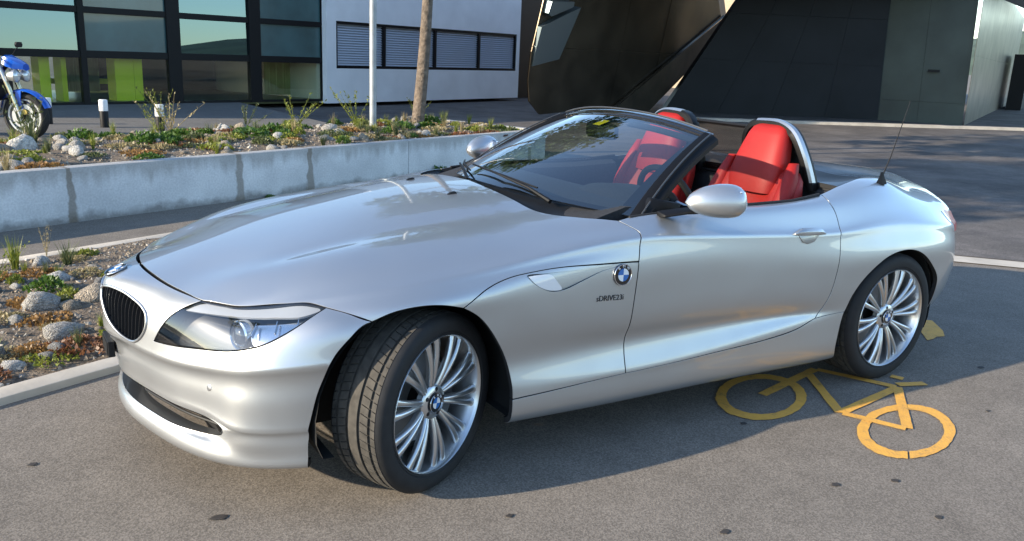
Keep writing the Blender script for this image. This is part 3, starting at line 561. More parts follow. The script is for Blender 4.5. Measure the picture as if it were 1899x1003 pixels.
def region(patch,segs,holes=(),gap=.0029,fl=.022,sp=.014,depth=0.,hole_fl=.03,lip=.0016):
    """triangulated piece of a surface patch with turned-in edges -> V,N,F,mat for the near side"""
    L,flag=loop_from(segs,sp*.75)
    A=.5*np.sum(L[:,0]*np.roll(L[:,1],-1)-np.roll(L[:,0],-1)*L[:,1])
    if A<0: L=L[::-1].copy(); flag=flag[::-1]; flag=flag[1:]+flag[:1]
    L=offset_loop(L,flag,gap)
    L[:,0]=np.clip(L[:,0],0,patch.u[-1]); L[:,1]=np.clip(L[:,1],0,patch.v[-1])
    loops=[(L,flag,fl)]
    for h in holes:
        H=cr(h,closed=True,step=sp*.6)[:-1]
        a=.5*np.sum(H[:,0]*np.roll(H[:,1],-1)-np.roll(H[:,0],-1)*H[:,1])
        if a>0: H=H[::-1].copy()
        loops.append((H,['g']*len(H),hole_fl))
    B=np.concatenate([l[0] for l in loops]); E=[];o=0
    for l,_,_ in loops:
        n=len(l); E+=[(o+i,o+(i+1)%n) for i in range(n)]; o+=n
    lo,hi=L.min(0),L.max(0); xs=np.arange(lo[0],hi[0],sp); ys=np.arange(lo[1],hi[1],sp*.9)
    G=np.array([(x+(sp/2 if j%2 else 0),y) for j,y in enumerate(ys) for x in xs]) if len(xs) and len(ys) else np.zeros((0,2))
    if len(G):
        ok=inside(L,G)
        for l,_,_ in loops[1:]: ok&=~inside(l,G)
        G=G[ok]; d=np.full(len(G),9.)
        for i in range(0,len(B),60): d=np.minimum(d,np.sqrt(((G[:,None]-B[None,i:i+60])**2).sum(2)).min(1))
        G=G[d>sp*.5]
    P2=np.concatenate([B,G]) if len(G) else B
    r=delaunay_2d_cdt([Vector(map(float,p)) for p in P2],E,[],0,1e-7)
    UV=np.array([tuple(v) for v in r[0]]); T=np.array([t for t in r[2] if len(t)==3])
    c=UV[T].mean(1); ok=inside(L,c)
    for l,_,_ in loops[1:]: ok&=~inside(l,c)
    T=T[ok]
    P,N=patch.frame(UV[:,0],UV[:,1])
    cen=np.array([1.2,0,.45]); 
    if np.sum((P-cen)*N)<0: N=-N
    P=P-N*depth
    # make the winding agree with the normal
    fn=np.cross(P[T[:,1]]-P[T[:,0]],P[T[:,2]]-P[T[:,0]]); flip=np.sum(fn*N[T].mean(1),1)<0
    T[flip]=T[flip][:,::-1]
    V=[P];NN=[N];F=[tuple(t) for t in T];Mi=[0]*len(T); base=len(P)
    for l,flg,f in loops:
        if not f: continue
        n=len(l); p,nn=patch.frame(l[:,0],l[:,1])
        if np.sum((p-cen)*nn)<0: nn=-nn
        p=p-nn*depth
        tan=np.roll(p,-1,0)-np.roll(p,1,0); out=np.cross(tan,nn); out/=np.linalg.norm(out,axis=1)[:,None]+1e-9
        q2,_=patch.frame(*(l+0).T)
        # out must point away from the sheet: test against the loop's inside
        tl=np.roll(l,-1,0)-np.roll(l,1,0); inn=np.stack([-tl[:,1],tl[:,0]],1); inn/=np.linalg.norm(inn,axis=1)[:,None]+1e-9
        lp=l+inn*.002; lp=np.clip(lp,0,[patch.u[-1],patch.v[-1]]); pin,_=patch.frame(lp[:,0],lp[:,1]); 
        s=np.sign(np.sum((p+nn*depth-pin)*out,1)); s[s==0]=1; out*=np.sign(np.median(s)) 
        r0=p; r1=p-nn*lip+out*lip*.35; r2=p-nn*f+out*lip*.3
        V+=[r0,r1,r1,r2]; NN+=[nn,out,out,out]
        for i in range(n):
            j=(i+1)%n
            if flg[i]=='s': continue
            for a,b,mi in ((0,1,0),(2,3,1)):
                q=(base+a*n+i,base+a*n+j,base+b*n+j,base+b*n+i)
                e1=V[-4+a][j]-V[-4+a][i]; e2=V[-4+b][i]-V[-4+a][i]
                if np.dot(np.cross(e1,e2),out[i])<0: q=q[::-1]
                F.append(q);Mi.append(mi)
        base+=4*n
    return np.concatenate(V),np.concatenate(NN),F,Mi
def sheet(name,data,side,parent,mats,label=None):
    """side -1: near (car's left), +1: far, 0: both joined over the centre line"""
    Vs=[];Ns=[];Fs=[];Ms=[];o=0
    for sg in ([-1,1] if side==0 else [side]):
        V,N,F,Mi=data; V=V.copy();N=N.copy(); V[:,1]*=sg;N[:,1]*=sg
        Vs.append(V);Ns.append(N)
        Fs+=[tuple(i+o for i in (f if sg==1 else f[::-1])) for f in F]; Ms+=Mi; o+=len(V)
    V=np.concatenate(Vs);N=np.concatenate(Ns)
    me=pymesh(name,V,Fs,True,Ms); me.normals_split_custom_set_from_vertices([tuple(map(float,n)) for n in N])
    ob=link(name,me,parent,mats)
    if label: ob['label']=label
    return ob
M_=LINES['M']; N_=LINES['N']
def vrow(patch,k): return float(np.interp(k,range(len(patch.v)),patch.v))
def uX(patch,x,vv):
    us=np.linspace(0,patch.u[-1],400); P=patch.ev(us,np.full(400,vv)); return float(np.interp(x,P[:,0],us))
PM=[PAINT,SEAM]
S=lambda n,rev=False,f='g',D=M_:(D[n],rev,f)
c4=vrow(MAIN,4); um=MAIN.u[-1]; vm=MAIN.v[-1]
# hood: front edge, over the lamp, the wheel arch, the gill line, the cut at the door, the cowl, the centre line
hood_uv_end=[M_['cowl'][-1][0],0.]; M_['cowl'][-1]=hood_uv_end; lt0=M_['lamp_top'][0]
hood_front=[(0.0,0.0),(0,lt0[1]*.33),(0,lt0[1]*.66),(.0,lt0[1])]
hoodD=region(MAIN,[(hood_front,False,'g'),S('lamp_top'),S('arch1'),S('gill'),S('cut_up'),S('cowl'),([hood_uv_end,(0.,0.)],False,'s')])
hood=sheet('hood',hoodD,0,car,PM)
fendD=region(MAIN,[S('arch2'),S('rock1'),S('cut_low'),S('gill',True)],holes=[M_['scoop']],hole_fl=.016)
doorD=region(MAIN,[S('rock2'),S('rear'),S('belt'),S('cut_up',True),S('cut_low',True)])
v13=vrow(MAIN,15); v14=vm*.999
uf=M_['sillfront'][1][0]; ur=M_['arch3'][-1][0]
sillD=region(MAIN,[S('rock1'),S('rock2'),S('rock3'),S('arch3'),([M_['arch3'][-1],(ur-.01,(v13+v14)/2),(ur-.015,v14)],False,'g'),([(ur-.015,v14),(uf+.01,v14)],False,'g'),([(uf+.01,v14),(uf,(v13+v14)/2),M_['sillfront'][1],M_['sillfront'][0]],False,'g')])
a4=M_['arch4'][-1]; vdk=M_['deck'][0]
quarD=region(MAIN,[S('rear',True),S('rock3'),S('arch4'),([a4,(a4[0]+.002,v14)],False,'g'),([(a4[0]+.002,v14),(um,v14)],False,'g'),([(um,v14),(um,vdk[1])],False,'g'),([(um,vdk[1]),vdk],False,'g'),S('deck')])
for sd in (-1,1):
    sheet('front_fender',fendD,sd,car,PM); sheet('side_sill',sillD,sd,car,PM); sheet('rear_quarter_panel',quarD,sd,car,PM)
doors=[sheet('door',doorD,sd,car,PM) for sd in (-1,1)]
# boot lid and the dark roof-storage cover in front of it
dk=np.array(M_['deck']); sx=MAIN.ev(dk[:,0],dk[:,1])[:,0]
dcurve=cr(dk,step=.01); dx=MAIN.ev(dcurve[:,0],dcurve[:,1])[:,0]
def deck_part(x0,x1):
    m=(dx>=x0)&(dx<=x1); return dcurve[m]
rearpart=deck_part(2.56,9); covpart=deck_part(2.17,2.56)
vj=rearpart[-1]; u256=uX(MAIN,2.56,0.0); u217=uX(MAIN,2.17,0.0)
trunkD=region(MAIN,[([(um,0.),(um,rearpart[0][1])],False,'g'),([(um,rearpart[0][1]),rearpart[0]],False,'g'),(rearpart[::6].tolist()+[rearpart[-1]],False,'g'),([rearpart[-1],(u256,0.)],False,'g'),([(u256,0.),(um,0.)],False,'s')])
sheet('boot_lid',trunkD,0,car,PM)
covD=region(MAIN,[(covpart[::6].tolist()+[covpart[-1]],False,'g'),([covpart[-1],(u217,0.)],False,'g'),([(u217,0.),(u256,0.)],False,'s'),([(u256,0.),covpart[0]],False,'g')])
COVER=pm('roof_cover_black',(.010,.011,.014),rough=.35,coat=.25)
sheet('roof_storage_cover',covD,0,car,[COVER,SEAM],'glossy black cover behind the seats')
# front bumper with openings
un=NOSEP.u[-1]
ik=N_['intake']; ik0=[0.,ik[0][1]]; ik1=[0.,ik[-1][1]]; ab=N_['arch'][-1]
bumD=region(NOSEP,[S('hood_front',D=N_),S('lamp_in',True,D=N_),S('lamp_bot',True,D=N_),S('hood_end',D=N_),S('arch',D=N_),
   ([ab,(ab[0]-.01,0.)],False,'g'),([(ab[0]-.01,0.),(0.,0.)],False,'g'),([(0.,0.),ik1],False,'s'),([ik1]+ik[1:-1][::-1]+[ik0],False,'h'),([ik0,(0.,N_['hood_front'][0][1])],False,'s'),([(0.,N_['hood_front'][0][1]),N_['hood_front'][0]],False,'g')],
  holes=[N_['kidney']],hole_fl=.03)
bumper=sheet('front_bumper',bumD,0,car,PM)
def fr(patch,uv,side=-1,depth=0.):
    """frame on a body surface: x axis to the rear, z outwards"""
    u=np.array([uv[0]]);v=np.array([uv[1]]); P,n=patch.frame(u,v); P=P[0];n=n[0]
    if np.dot(P-np.array([1.2,0,.45]),n)<0:n=-n
    t=patch.ev(np.clip(u+.01,0,patch.u[-1]),v)[0]-patch.ev(np.clip(u-.01,0,patch.u[-1]),v)[0]
    s=np.array([1,side,1]); P=P*s;n=n*s;t=t*s
    n=Vector(n).normalized(); t=Vector(t); t=(t-n*t.dot(n)).normalized(); b=n.cross(t)
    m=Matrix.Identity(4)
    P=Vector(P)-n*depth
    for i in range(3): m[i][0]=t[i];m[i][1]=b[i];m[i][2]=n[i];m[i][3]=P[i]
    return m
def curve3(patch,uvs,closed=False,side=-1,off=0.,step=.012):
    q=cr(uvs,closed,step); P,n=patch.frame(q[:,0],q[:,1])
    if np.sum((P-np.array([1.2,0,.45]))*n)<0:n=-n
    P=P+n*off; P[:,1]*=side; return P
def xform(mb,M):
    mb.V=[tuple(M@Vector(v)) for v in mb.V]; return mb
def roundel(parent,M,r,name='badge_roundel'):
    """round badge: black ring, blue and white quarters"""
    mb=MB(); prof=[(0.0001,.0),(r,.0),(r,r*.10),(r*.94,r*.16),(r*.62,r*.17)]
    mb.lathe(prof,28,axis='z'); o=xform(mb,M).build(name,GLOSSB,parent,True)
    mb=MB(); mb.tube([(r*.97*math.cos(a),r*.97*math.sin(a),r*.15) for a in np.linspace(0,2*math.pi,29)],r*.045,6,False); xform(mb,M).build('badge_rim',CHROME,o,True)
    for mat,qs in ((BLUE,(1,3)),(WHITE,(0,2))):
        mb=MB()
        for q in qs:
            a=np.linspace(q*math.pi/2,(q+1)*math.pi/2,8)
            V=[(0,0,r*.2)]+[(r*.6*math.cos(t),r*.6*math.sin(t),r*.19) for t in a]
            mb.add(V,[tuple(range(len(V)))])
        xform(mb,M).build('badge_quarter',mat,o)
    for ch,a in (('B',130),('M',90),('W',50)):
        me=text_mesh('badge_letter',ch,r*.36); t=link('badge_letter',me,o,WHITE); A=math.radians(a)
        t.matrix_basis=M@Matrix.Translation((r*.79*math.cos(A),r*.79*math.sin(A),r*.19))@Matrix.Rotation(A-math.pi/2,4,'Z')
    return o
# ---------------------------------------------------------------- wheels
def tyre_mesh(W,R=.32):
    h=W/2
    side=[(.243,-h+.014),(.246,-h+.005),(.252,-h+.002),(.254,-h+.004),(.258,-h+.0),(.272,-h-.002),(.288,-h-.0015),(.302,-h+.004),(.311,-h+.013),(.3155,-h+.022)]
    cuts=[-.60,-.21,.21,.60]; prof=[(-.80,0)]
    last=-.80
    for c in cuts:
        prof+=[((last+c)/2,0),(c-.052,0),(c-.046,1),(c+.046,1),(c+.052,0)]; last=c
    prof+=[((last+.80)/2,0),(.80,0)]
    P=[(r,y,0,0,0) for r,y in side]
    for f,g in prof: P.append((R-.004*f*f-(.008 if g else 0),f*h,1,f,g))
    P+=[(r,-y,0,0,0) for r,y in side[::-1]]
    N=68; fr_=[(0.,1),(.10,1),(.115,0),(.42,0),(.72,0),(.985,0)]
    th=[];gr=[]
    for k in range(N):
        for f,g in fr_: th.append((k+f)*2*math.pi/N); gr.append((g,k))
    n=len(th); m=len(P); V=[];F=[];fm=[]
    for k in range(n):
        for (r,y,t,f,gv) in P:
            rr=r; a=th[k]
            if t:
                a+=.55*2*math.pi/N*abs(f)*2 + (0 if abs(f)>.23 else .02*math.sin(f*20))
                if gr[k][0] and abs(f)>.24 and not gv: rr-=.0055
            V.append((rr*math.cos(a),y,rr*math.sin(a)))
    for k in range(n):
        for i in range(m-1):
            F.append((k*m+i,k*m+i+1,((k+1)%n)*m+i+1,((k+1)%n)*m+i)); fm.append(1 if P[i][2] and P[i+1][2] else 0)
    me=pymesh('tyre',V,F,True,fm)
    bm=bmesh.new(); bm.from_mesh(me); bmesh.ops.recalc_face_normals(bm,faces=bm.faces); bm.to_mesh(me); bm.free(); me.set_sharp_from_angle(angle=math.radians(28))
    me.materials.append(RUB); me.materials.append(TREAD); return me
def rim_mesh(W):
    h=W/2; mb=MB()
    mb.lathe([(.2435,-h+.012),(.2455,-h+.004),(.2435,-h+.001),(.2405,-h+.004),(.2375,-h+.014),(.233,-h+.03),(.222,-h+.06),(.215,h-.03),(.23,h-.012),(.245,h-.008)],72)
    return mb
def spoke_mb(h):
    mb=MB()
    for k in (0,):
        for s in (-1,1):
            a0=math.radians(36*k+s*3.9); a1=math.radians(36*k+s*6.3)
            secs=[]
            for t in np.linspace(0,1,9):
                r=.050+t*(.239-.050); a=a0+(a1-a0)*min(1,t*1.25)**1.1
                ax=-h+.034-.018*t**.8+.010*math.sin(math.pi*t)*(-1)  # crowned outwards, hub sits deeper
                wd=.0090+.0036*t+.004*max(0,t-.75)/.25; dp=.030-.012*t
                c=Vector((r*math.cos(a),0,r*math.sin(a))); tn=Vector((-math.sin(a),0,math.cos(a)))
                q=[]
                for (p,d) in ((-1,.5),(-.72,.12),(-.3,0),(.3,0),(.72,.12),(1,.5),(.8,1),(-.8,1)):
                    q.append(tuple(c+tn*(p*wd)+Vector((0,ax+d*dp,0))))
                secs.append(q)
            mb.loft(secs)
    return mb
def make_wheel(name,W,front):
    h=W/2; w=bpy.data.objects.new(name,None); COL.objects.link(w); w.parent=car; w.empty_display_size=.1
    link('tyre',tyre_mesh(W),w)
    rim_mesh(W).build('rim',RIMM,w,True,angle=50)
    sm=spoke_mb(h).mesh('rim_spoke',True,angle=48); sm.materials.append(RIMM)
    for k in range(10): link('rim_spoke',sm,w).rotation_euler=(0,-2*math.pi*k/10,0)
    mb=MB(); mb.lathe([(.062,-h+.06),(.064,-h+.036),(.058,-h+.029),(.040,-h+.026),(.036,-h+.03),(.0001,-h+.03)],40); mb.build('hub',RIMM,w,True)
    mb=MB(); mb.lathe([(.0001,-h+.026),(.0075,-h+.026),(.0085,-h+.03),(.0085,-h+.045)],10)
    bme=mb.mesh('wheel_bolt',True); bme.materials.append(MATS.get('bolt_dark') or pm('bolt_dark',(.05,.05,.055),.35,.8))
    for k in range(5):
        a=math.radians(72*k+18); link('wheel_bolt',bme,w).location=(.047*math.cos(a),0,.047*math.sin(a))
    M=Matrix.Translation((0,-h+.024,0))@Matrix.Rotation(math.radians(90),4,'X')
    roundel(w,M,.034,'wheel_badge')
    mb=MB(); mb.lathe([(.06,-.012),(.158,-.012),(.158,.012),(.06,.012)],48); mb.build('brake_disc',DISC,w,True)
    mb=MB(); A=np.linspace(math.radians(-38),math.radians(38),9) if not front else np.linspace(math.radians(-35),math.radians(35),9)
    mb.loft([[(r*math.cos(a),y,r*math.sin(a)) for r,y in ((.105,-.04),(.168,-.04),(.175,-.02),(.175,.03),(.105,.03))] for a in A]); mb.build('brake_caliper',pm('caliper_grey',(.12,.12,.125),.45,.5),w,True)
    mb=MB(); mb.lathe([(.2,.02),(.05,.03),(.0001,.03)],24); mb.build('hub_carrier',WELL,w)
    return w
STEER=math.radians(26)
wf=make_wheel('front_wheel',.225,True); wr=make_wheel('rear_wheel',.255,False)
FW=(0.005,.725,.32); RW=(2.496,.742,.32)
def place(w,p,side,steer,spin):
    w.location=(p[0],side*p[1],p[2]); base=0 if side<0 else math.pi
    w.rotation_mode='QUATERNION'
    w.rotation_quaternion=Quaternion((0,0,1),base+steer)@Quaternion((0,1,0),spin)
place(wf,FW,-1,STEER,math.radians(12)); place(wr,RW,-1,0,math.radians(-5))
w2=copy_tree(wf,car); place(w2,FW,1,STEER,.3); w2=copy_tree(wr,car); place(w2,RW,1,0,.7)
# wheel wells: dark half-tunnels, plus the dark floor of the car
for sd in (-1,1):
    for (x,R,y0,name) in ((0,.392,.5,'wheel_well'),(2.496,.372,.48,'wheel_well')):
        mb=MB(); n=20; secs=[]
        for k in range(n+1):
            a=math.pi*(-.18+1.36*k/n); secs.append([(x+R*math.cos(a),sd*.835,max(.215,.32+R*math.sin(a))),(x+R*math.cos(a),sd*y0,max(.215,.32+R*math.sin(a)))])
        mb.loft(secs,False,False)
        c=len(mb.V); mb.V.append((x,sd*y0,.3))
        for k in range(n): mb.F.append((2*k+1,2*k+3,c))
        mb.build(name,WELL,car)
mb=MB(); mb.box((-.62,-.66,.185),(-.40,.66,.24)); mb.box((-.40,-.47,.17),(3.05,.47,.24)); mb.box((.40,-.80,.172),(2.08,.80,.22)); mb.box((2.9,-.62,.2),(3.15,.62,.3))
mb.build('underbody',WELL,car)
# ---------------------------------------------------------------- headlamps
lamp_segs=[S('lamp_top',D=N_),S('lamp_bot',D=N_),S('lamp_in',D=N_)]
BROW=pm('lamp_brow_silver_sheen',(.36,.37,.38),.5)  # silver trim strip whose tone also stands in for sky mirrored on the lens
CHR2=pm('lamp_reflector',(.72,.73,.75),rough=.16,metal=1,noise=(14,.12)); LAMPB=pm('lamp_housing',(.035,.036,.038),rough=.35,coat=.5)
lensD=region(NOSEP,lamp_segs,gap=.0025,fl=.004,sp=.016,depth=.001)
wallD=region(NOSEP,lamp_segs,gap=.005,fl=.07,sp=.016,depth=.004)
bowlD=region(NOSEP,lamp_segs,gap=.004,fl=0,sp=.018,depth=.062)
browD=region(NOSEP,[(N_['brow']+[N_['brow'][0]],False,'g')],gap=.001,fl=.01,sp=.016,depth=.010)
chrD=region(NOSEP,[(N_['chromeA']+[N_['chromeA'][0]],False,'g')],gap=.001,fl=.03,sp=.016,depth=.03)
# the wall keeps only its turned-in edge
def only_flange(D):
    V,N,F,Mi=D; k=[i for i in range(len(F)) if len(F[i])==4]; return V,N,[F[i] for i in k],[0]*len(k)
for sd in (-1,1):
    hl=bpy.data.objects.new('headlight',None); COL.objects.link(hl); hl.parent=car; hl.empty_display_size=.05
    sheet('lamp_lens',lensD,sd,hl,[LENS,SEAM]); sheet('lamp_housing',bowlD,sd,hl,[LAMPB,LAMPB]); sheet('lamp_wall',only_flange(wallD),sd,hl,[LAMPB,LAMPB])
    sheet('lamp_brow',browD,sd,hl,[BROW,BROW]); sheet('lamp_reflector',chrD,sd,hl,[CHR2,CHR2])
    for uv,r in ((N_['proj'][1],.040),):
        M=fr(NOSEP,uv,sd,.045)
        # projectors look straight ahead
        P=M.to_translation(); fw=Vector((-.93,sd*.30,.05)).normalized(); M=Matrix.Translation(P)@fw.to_track_quat('Z','Y').to_matrix().to_4x4()
        mb=MB(); mb.lathe([(r*1.25,-.03),(r*1.25,.012),(r*1.12,.016),(r*1.02,.008),(r*.98,-.004)],28,axis='z'); o=xform(mb,M).build('projector_ring',CHR2,hl,True)
        mb=MB(); mb.lathe([(r,-.01),(r*.96,.002),(r*.8,.012),(r*.5,.02),(.0001,.023)],28,axis='z'); xform(mb,M).build('projector_lens',pm('projector_glass',(.06,.065,.075),rough=.03,metal=.0,coat=1),hl,True)
    mb=MB(); 
    for k,uv in enumerate(np.linspace(np.array(N_['chromeA'][0])+[.012,-.006],np.array(N_['chromeA'][2])+[-.03,-.012],3)):
        P=fr(NOSEP,uv,sd,.024)
        m2=MB(); m2.box((-.0012,-.05+.004*k,0),(.0012,.0,.012)); xform(m2,P); mb.add(m2.V,m2.F)
    mb.build('reflector_ribs',CHROME,hl)
# ---------------------------------------------------------------- kidney grille, intake, plate, badge
kid=cr(N_['kidney'],True,.006); SLATK=pm('grille_slat_black',(.03,.03,.032),.3)
for sd in (-1,1):
    g=bpy.data.objects.new('kidney_grille',None); COL.objects.link(g); g.parent=car; g.empty_display_size=.05
    V,N,F,Mi=region(NOSEP,[(N_['kidney']+[N_['kidney'][0]],False,'g')],gap=-.003,fl=0,sp=.02,depth=.032)
    sheet('grille_back',(V,N,F,Mi),sd,g,[WELL,WELL])
    ring=MB(); R=curve3(NOSEP,N_['kidney'],True,sd,.0015,.008); ring.tube(list(R),.0048,8,False); ring.build('grille_ring',SATIN,g,True)
    u0,u1=kid[:,0].min(),kid[:,0].max()
    K=kid[:-1]
    for uu in np.arange(u0+.017,u1-.008,.0215):
        vsx=[]
        for i in range(len(K)):
            a,b=K[i],K[(i+1)%len(K)]
            if (a[0]-uu)*(b[0]-uu)<0: vsx.append(a[1]+(b[1]-a[1])*(uu-a[0])/(b[0]-a[0]))
        if len(vsx)<2: continue
        v0,v1=min(vsx)+.004,max(vsx)-.004
        q=np.array([(uu,v) for v in np.linspace(v0,v1,7)]); P,n=NOSEP.frame(q[:,0],q[:,1])
        if np.sum((P-np.array([1.2,0,.45]))*n)<0:n=-n
        secs=[]
        for p,nn in zip(P,n):
            f=p-nn*.006; b=p-nn*.03; e=np.array([0,.0032,0])
            secs.append([(x[0],x[1]*sd,x[2]) for x in (f-e*.6,f+e*.6,b+e,b-e)])
        mb=MB(); mb.loft(secs); mb.build('grille_slat',SLATK,g)
ikp=curve3(NOSEP,N_['intake'][0:6],False,-1); ikl=curve3(NOSEP,N_['intake'][6:],False,-1)
# recess behind the lower intake, the ledge of the lip and the slat between
mb=MB(); q=cr(N_['intake'],False,.02); P=NOSEP.ev(q[:,0],q[:,1])
secs=[]
for sd in (-1,):
    pass
top=[p for p in cr(N_['intake'][0:7],False,.03)]; bot=[p for p in cr(N_['intake'][6:],False,.03)][::-1]
topP=NOSEP.ev(*np.array(top).T); botP=NOSEP.ev(*np.array(bot).T)
def mirrored(P): 
    A=P.copy();A[:,1]*=-1; return np.concatenate([A[::-1],P[1:]]) if abs(P[0,1])<1e-3 else np.concatenate([A[::-1],P])
TP=mirrored(topP); BP=mirrored(botP)
def strip(P,f,n=4):
    """surface swept inwards from an edge curve"""
    return [[tuple(f(p,t)) for t in np.linspace(0,1,n)] for p in P]
inward=lambda p:np.array([.92,-.38*p[1]/.66,0])/1.0
mb=MB(); mb.loft(strip(BP,lambda p,t:p+inward(p)*(.075*t)+np.array([0,0,-.02*t])),False,False); mb.build('lip_ledge',PAINT,bumper,True)
mb=MB(); mb.loft(strip(TP,lambda p,t:p+inward(p)*(.09*t)+np.array([0,0,.012*t])),False,False); mb.build('intake_roof',BLACKP,bumper,True)
mb=MB(); a=[p+inward(p)*.10+np.array([0,0,.02]) for p in TP]; b=[np.array([p[0],p[1],p[2]-.09]) for p in a]; mb.loft([[tuple(x),tuple(y)] for x,y in zip(a,b)],False,False); mb.build('intake_mesh',WELL,bumper)
for dz,dx,mt,rr in ((-.026,.052,SATIN,.0085),(-.050,.050,BLACKP,.005)):
    for sd in (-1,1):
        q=cr([n for n in N_['intake'][1:6]],False,.02); P=NOSEP.ev(q[:,0],q[:,1]); P[:,1]*=sd
        mb=MB(); pts=[p+inward(p)*dx+np.array([0,0,dz*(1-.15*abs(p[1])/.6)]) for p in P if abs(p[1])>.13]; mb.tube(pts,rr,6); mb.build('intake_slat',mt,bumper,True)
pl=MB(); pl.box((-.888,-.07,.385),(-.866,.07,.445)); plate=pl.build('number_plate_holder',BLACKP,car,False,.003)
mb=MB(); mb.box((-.8905,-.062,.391),(-.8885,.062,.439)); mb.build('number_plate',BLACKP,plate)
M=fr(NOSEP,N_['emblem'][0],-1); M=M@Matrix.Rotation(-math.pi/2,4,'Z')
M=M@Matrix.Translation((0,0,-.002)); roundel(car,M,.040,'nose_badge')
for sd in (-1,1):
    M=fr(NOSEP,N_['sensor'][0],sd); mb=MB(); mb.lathe([(.0105,.0),(.0105,.0012),(.009,.002),(.0001,.002)],16,axis='z'); xform(mb,M).build('parking_sensor',SATIN,bumper,True)
    M=fr(MAIN,M_['nozzle'][0],sd); mb=MB(); mb.loft([[(-.02,-.006,0),(.02,-.009,0),(.02,.009,0),(-.02,.006,0)],[(-.005,-.005,.008),(.016,-.007,.008),(.016,.007,.008),(-.005,.005,.008)]]); xform(mb,M).build('washer_nozzle',BLACKP,hood,False)
# ---------------------------------------------------------------- side gill with marker, badge, lettering, door handles
for sd in (-1,1):
    V,N,F,Mi=region(MAIN,[(M_['scoop']+[M_['scoop'][0]],False,'g')],gap=-.004,fl=0,sp=.012,depth=0.0)
    # the floor of the gill sinks from the rear edge to the front
    uu=np.array(M_['scoop'])[:,0]; P0=MAIN.ev(np.array([uu.min()]),np.array([M_['scoop'][0][1]]))[0]; 
    t=np.clip((V[:,0]-.36)/.42,0,1); V=V-N*(.015*(1-t)**1.0+.0005)[:,None]
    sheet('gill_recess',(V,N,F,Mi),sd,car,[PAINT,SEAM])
    mk=region(MAIN,[(M_['marker']+[M_['marker'][0]],False,'g')],gap=.0005,fl=.012,sp=.01,depth=.001)
    sheet('side_marker',mk,sd,car,[CLEARL,CLEARL])
    M=fr(MAIN,M_['badge'][0],sd)
    if sd>0: M=M@Matrix.Rotation(math.pi,4,'Z')
    roundel(car,M@Matrix.Rotation(0,4,'Z') if sd<0 else M,.041,'fender_badge')
    A=np.array(M_['badge'][1]);B=np.array(M_['badge'][2]); Mt=fr(MAIN,(A+B)/2,sd)
    a3=MAIN.ev(*A[:,None])[0];b3=MAIN.ev(*B[:,None])[0]; a3[1]*=sd;b3[1]*=sd
    if sd>0:a3,b3=b3,a3
    xd=Vector(b3-a3).normalized(); nz=Vector((Mt[0][2],Mt[1][2],Mt[2][2])); yd=nz.cross(xd)
    R=Matrix.Identity(4)
    for i in range(3):R[i][0]=xd[i];R[i][1]=yd[i];R[i][2]=nz[i];R[i][3]=Mt[i][3]+nz[i]*.001
    me=text_mesh('model_lettering','sDRIVE23i',.030,.0012); o=link('model_lettering',me,car,CHROME if False else pm('lettering_dark',(.08,.08,.085),.25,.9)); o.matrix_basis=R
for sd,dr in zip((-1,1),doors):
    M=fr(MAIN,M_['badge'][3],sd); e=Vector((M[0][0],M[1][0],M[2][0])); flip=sd
    up=Vector((0,0,1)); nz=Vector((M[0][2],M[1][2],M[2][2])); xd=(e-nz*e.dot(nz)).normalized(); yd=nz.cross(xd)
    if yd.z<0: yd=-yd
    R=Matrix.Identity(4)
    for i in range(3):R[i][0]=xd[i];R[i][1]=yd[i];R[i][2]=nz[i];R[i][3]=M[i][3]
    # cup below the crease
    cup=MB(); cup.prism([(-.062,.004),(-.035,-.026),(-.005,-.034),(.03,-.026),(.062,.002),(.03,.028),(-.035,.028)],lambda a,b:(a*.8,b*.8,-.02),lambda a,b:(a,b,.0015))
    cp=xform(cup,R@Matrix.Scale(1.15,4)).build('handle_cup',pm('cup_paint',(.34,.35,.36),rough=.36,metal=.8,coat=1),dr,True,.002)
    hd=MB(); hd.loft([[(x,y0,z-.004),(x,y1,z-.004),(x,y1,z+.006),(x,(y0+y1)/2,z+.010),(x,y0,z+.006)] for x,y0,y1,z in ((-.085,.002,.008,.0),(-.062,.0,.022,.008),(-.03,-.002,.026,.014),(.03,-.002,.026,.014),(.062,.0,.022,.010),(.092,.0,.008,.001))])
    xform(hd,R@Matrix.Scale(1.12,4)).build('door_handle',PAINT,dr,True,.002)
    # inner door skin and sill strip below the window slot
    mb=MB(); mb.loft([[(x,sd*w_,z) for w_,z in ((.742,.905+dz),(.70,.885+dz),(.66,.80),(.66,.40),(.74,.40),(.80,.42),(.80,.80))] for x,dz in ((.93,-.01),(1.3,0),(1.7,0),(1.98,.012))]); mb.build('door_trim',CLOTH,dr,True,angle=30)
    mb=MB(); mb.tube([(x,sd*y,z) for x,y,z in ((.90,.742,.902),(1.15,.752,.917),(1.5,.757,.9195),(1.8,.756,.9205),(2.0,.742,.936))],.007,6); mb.build('window_seal',SEAM,dr,True)
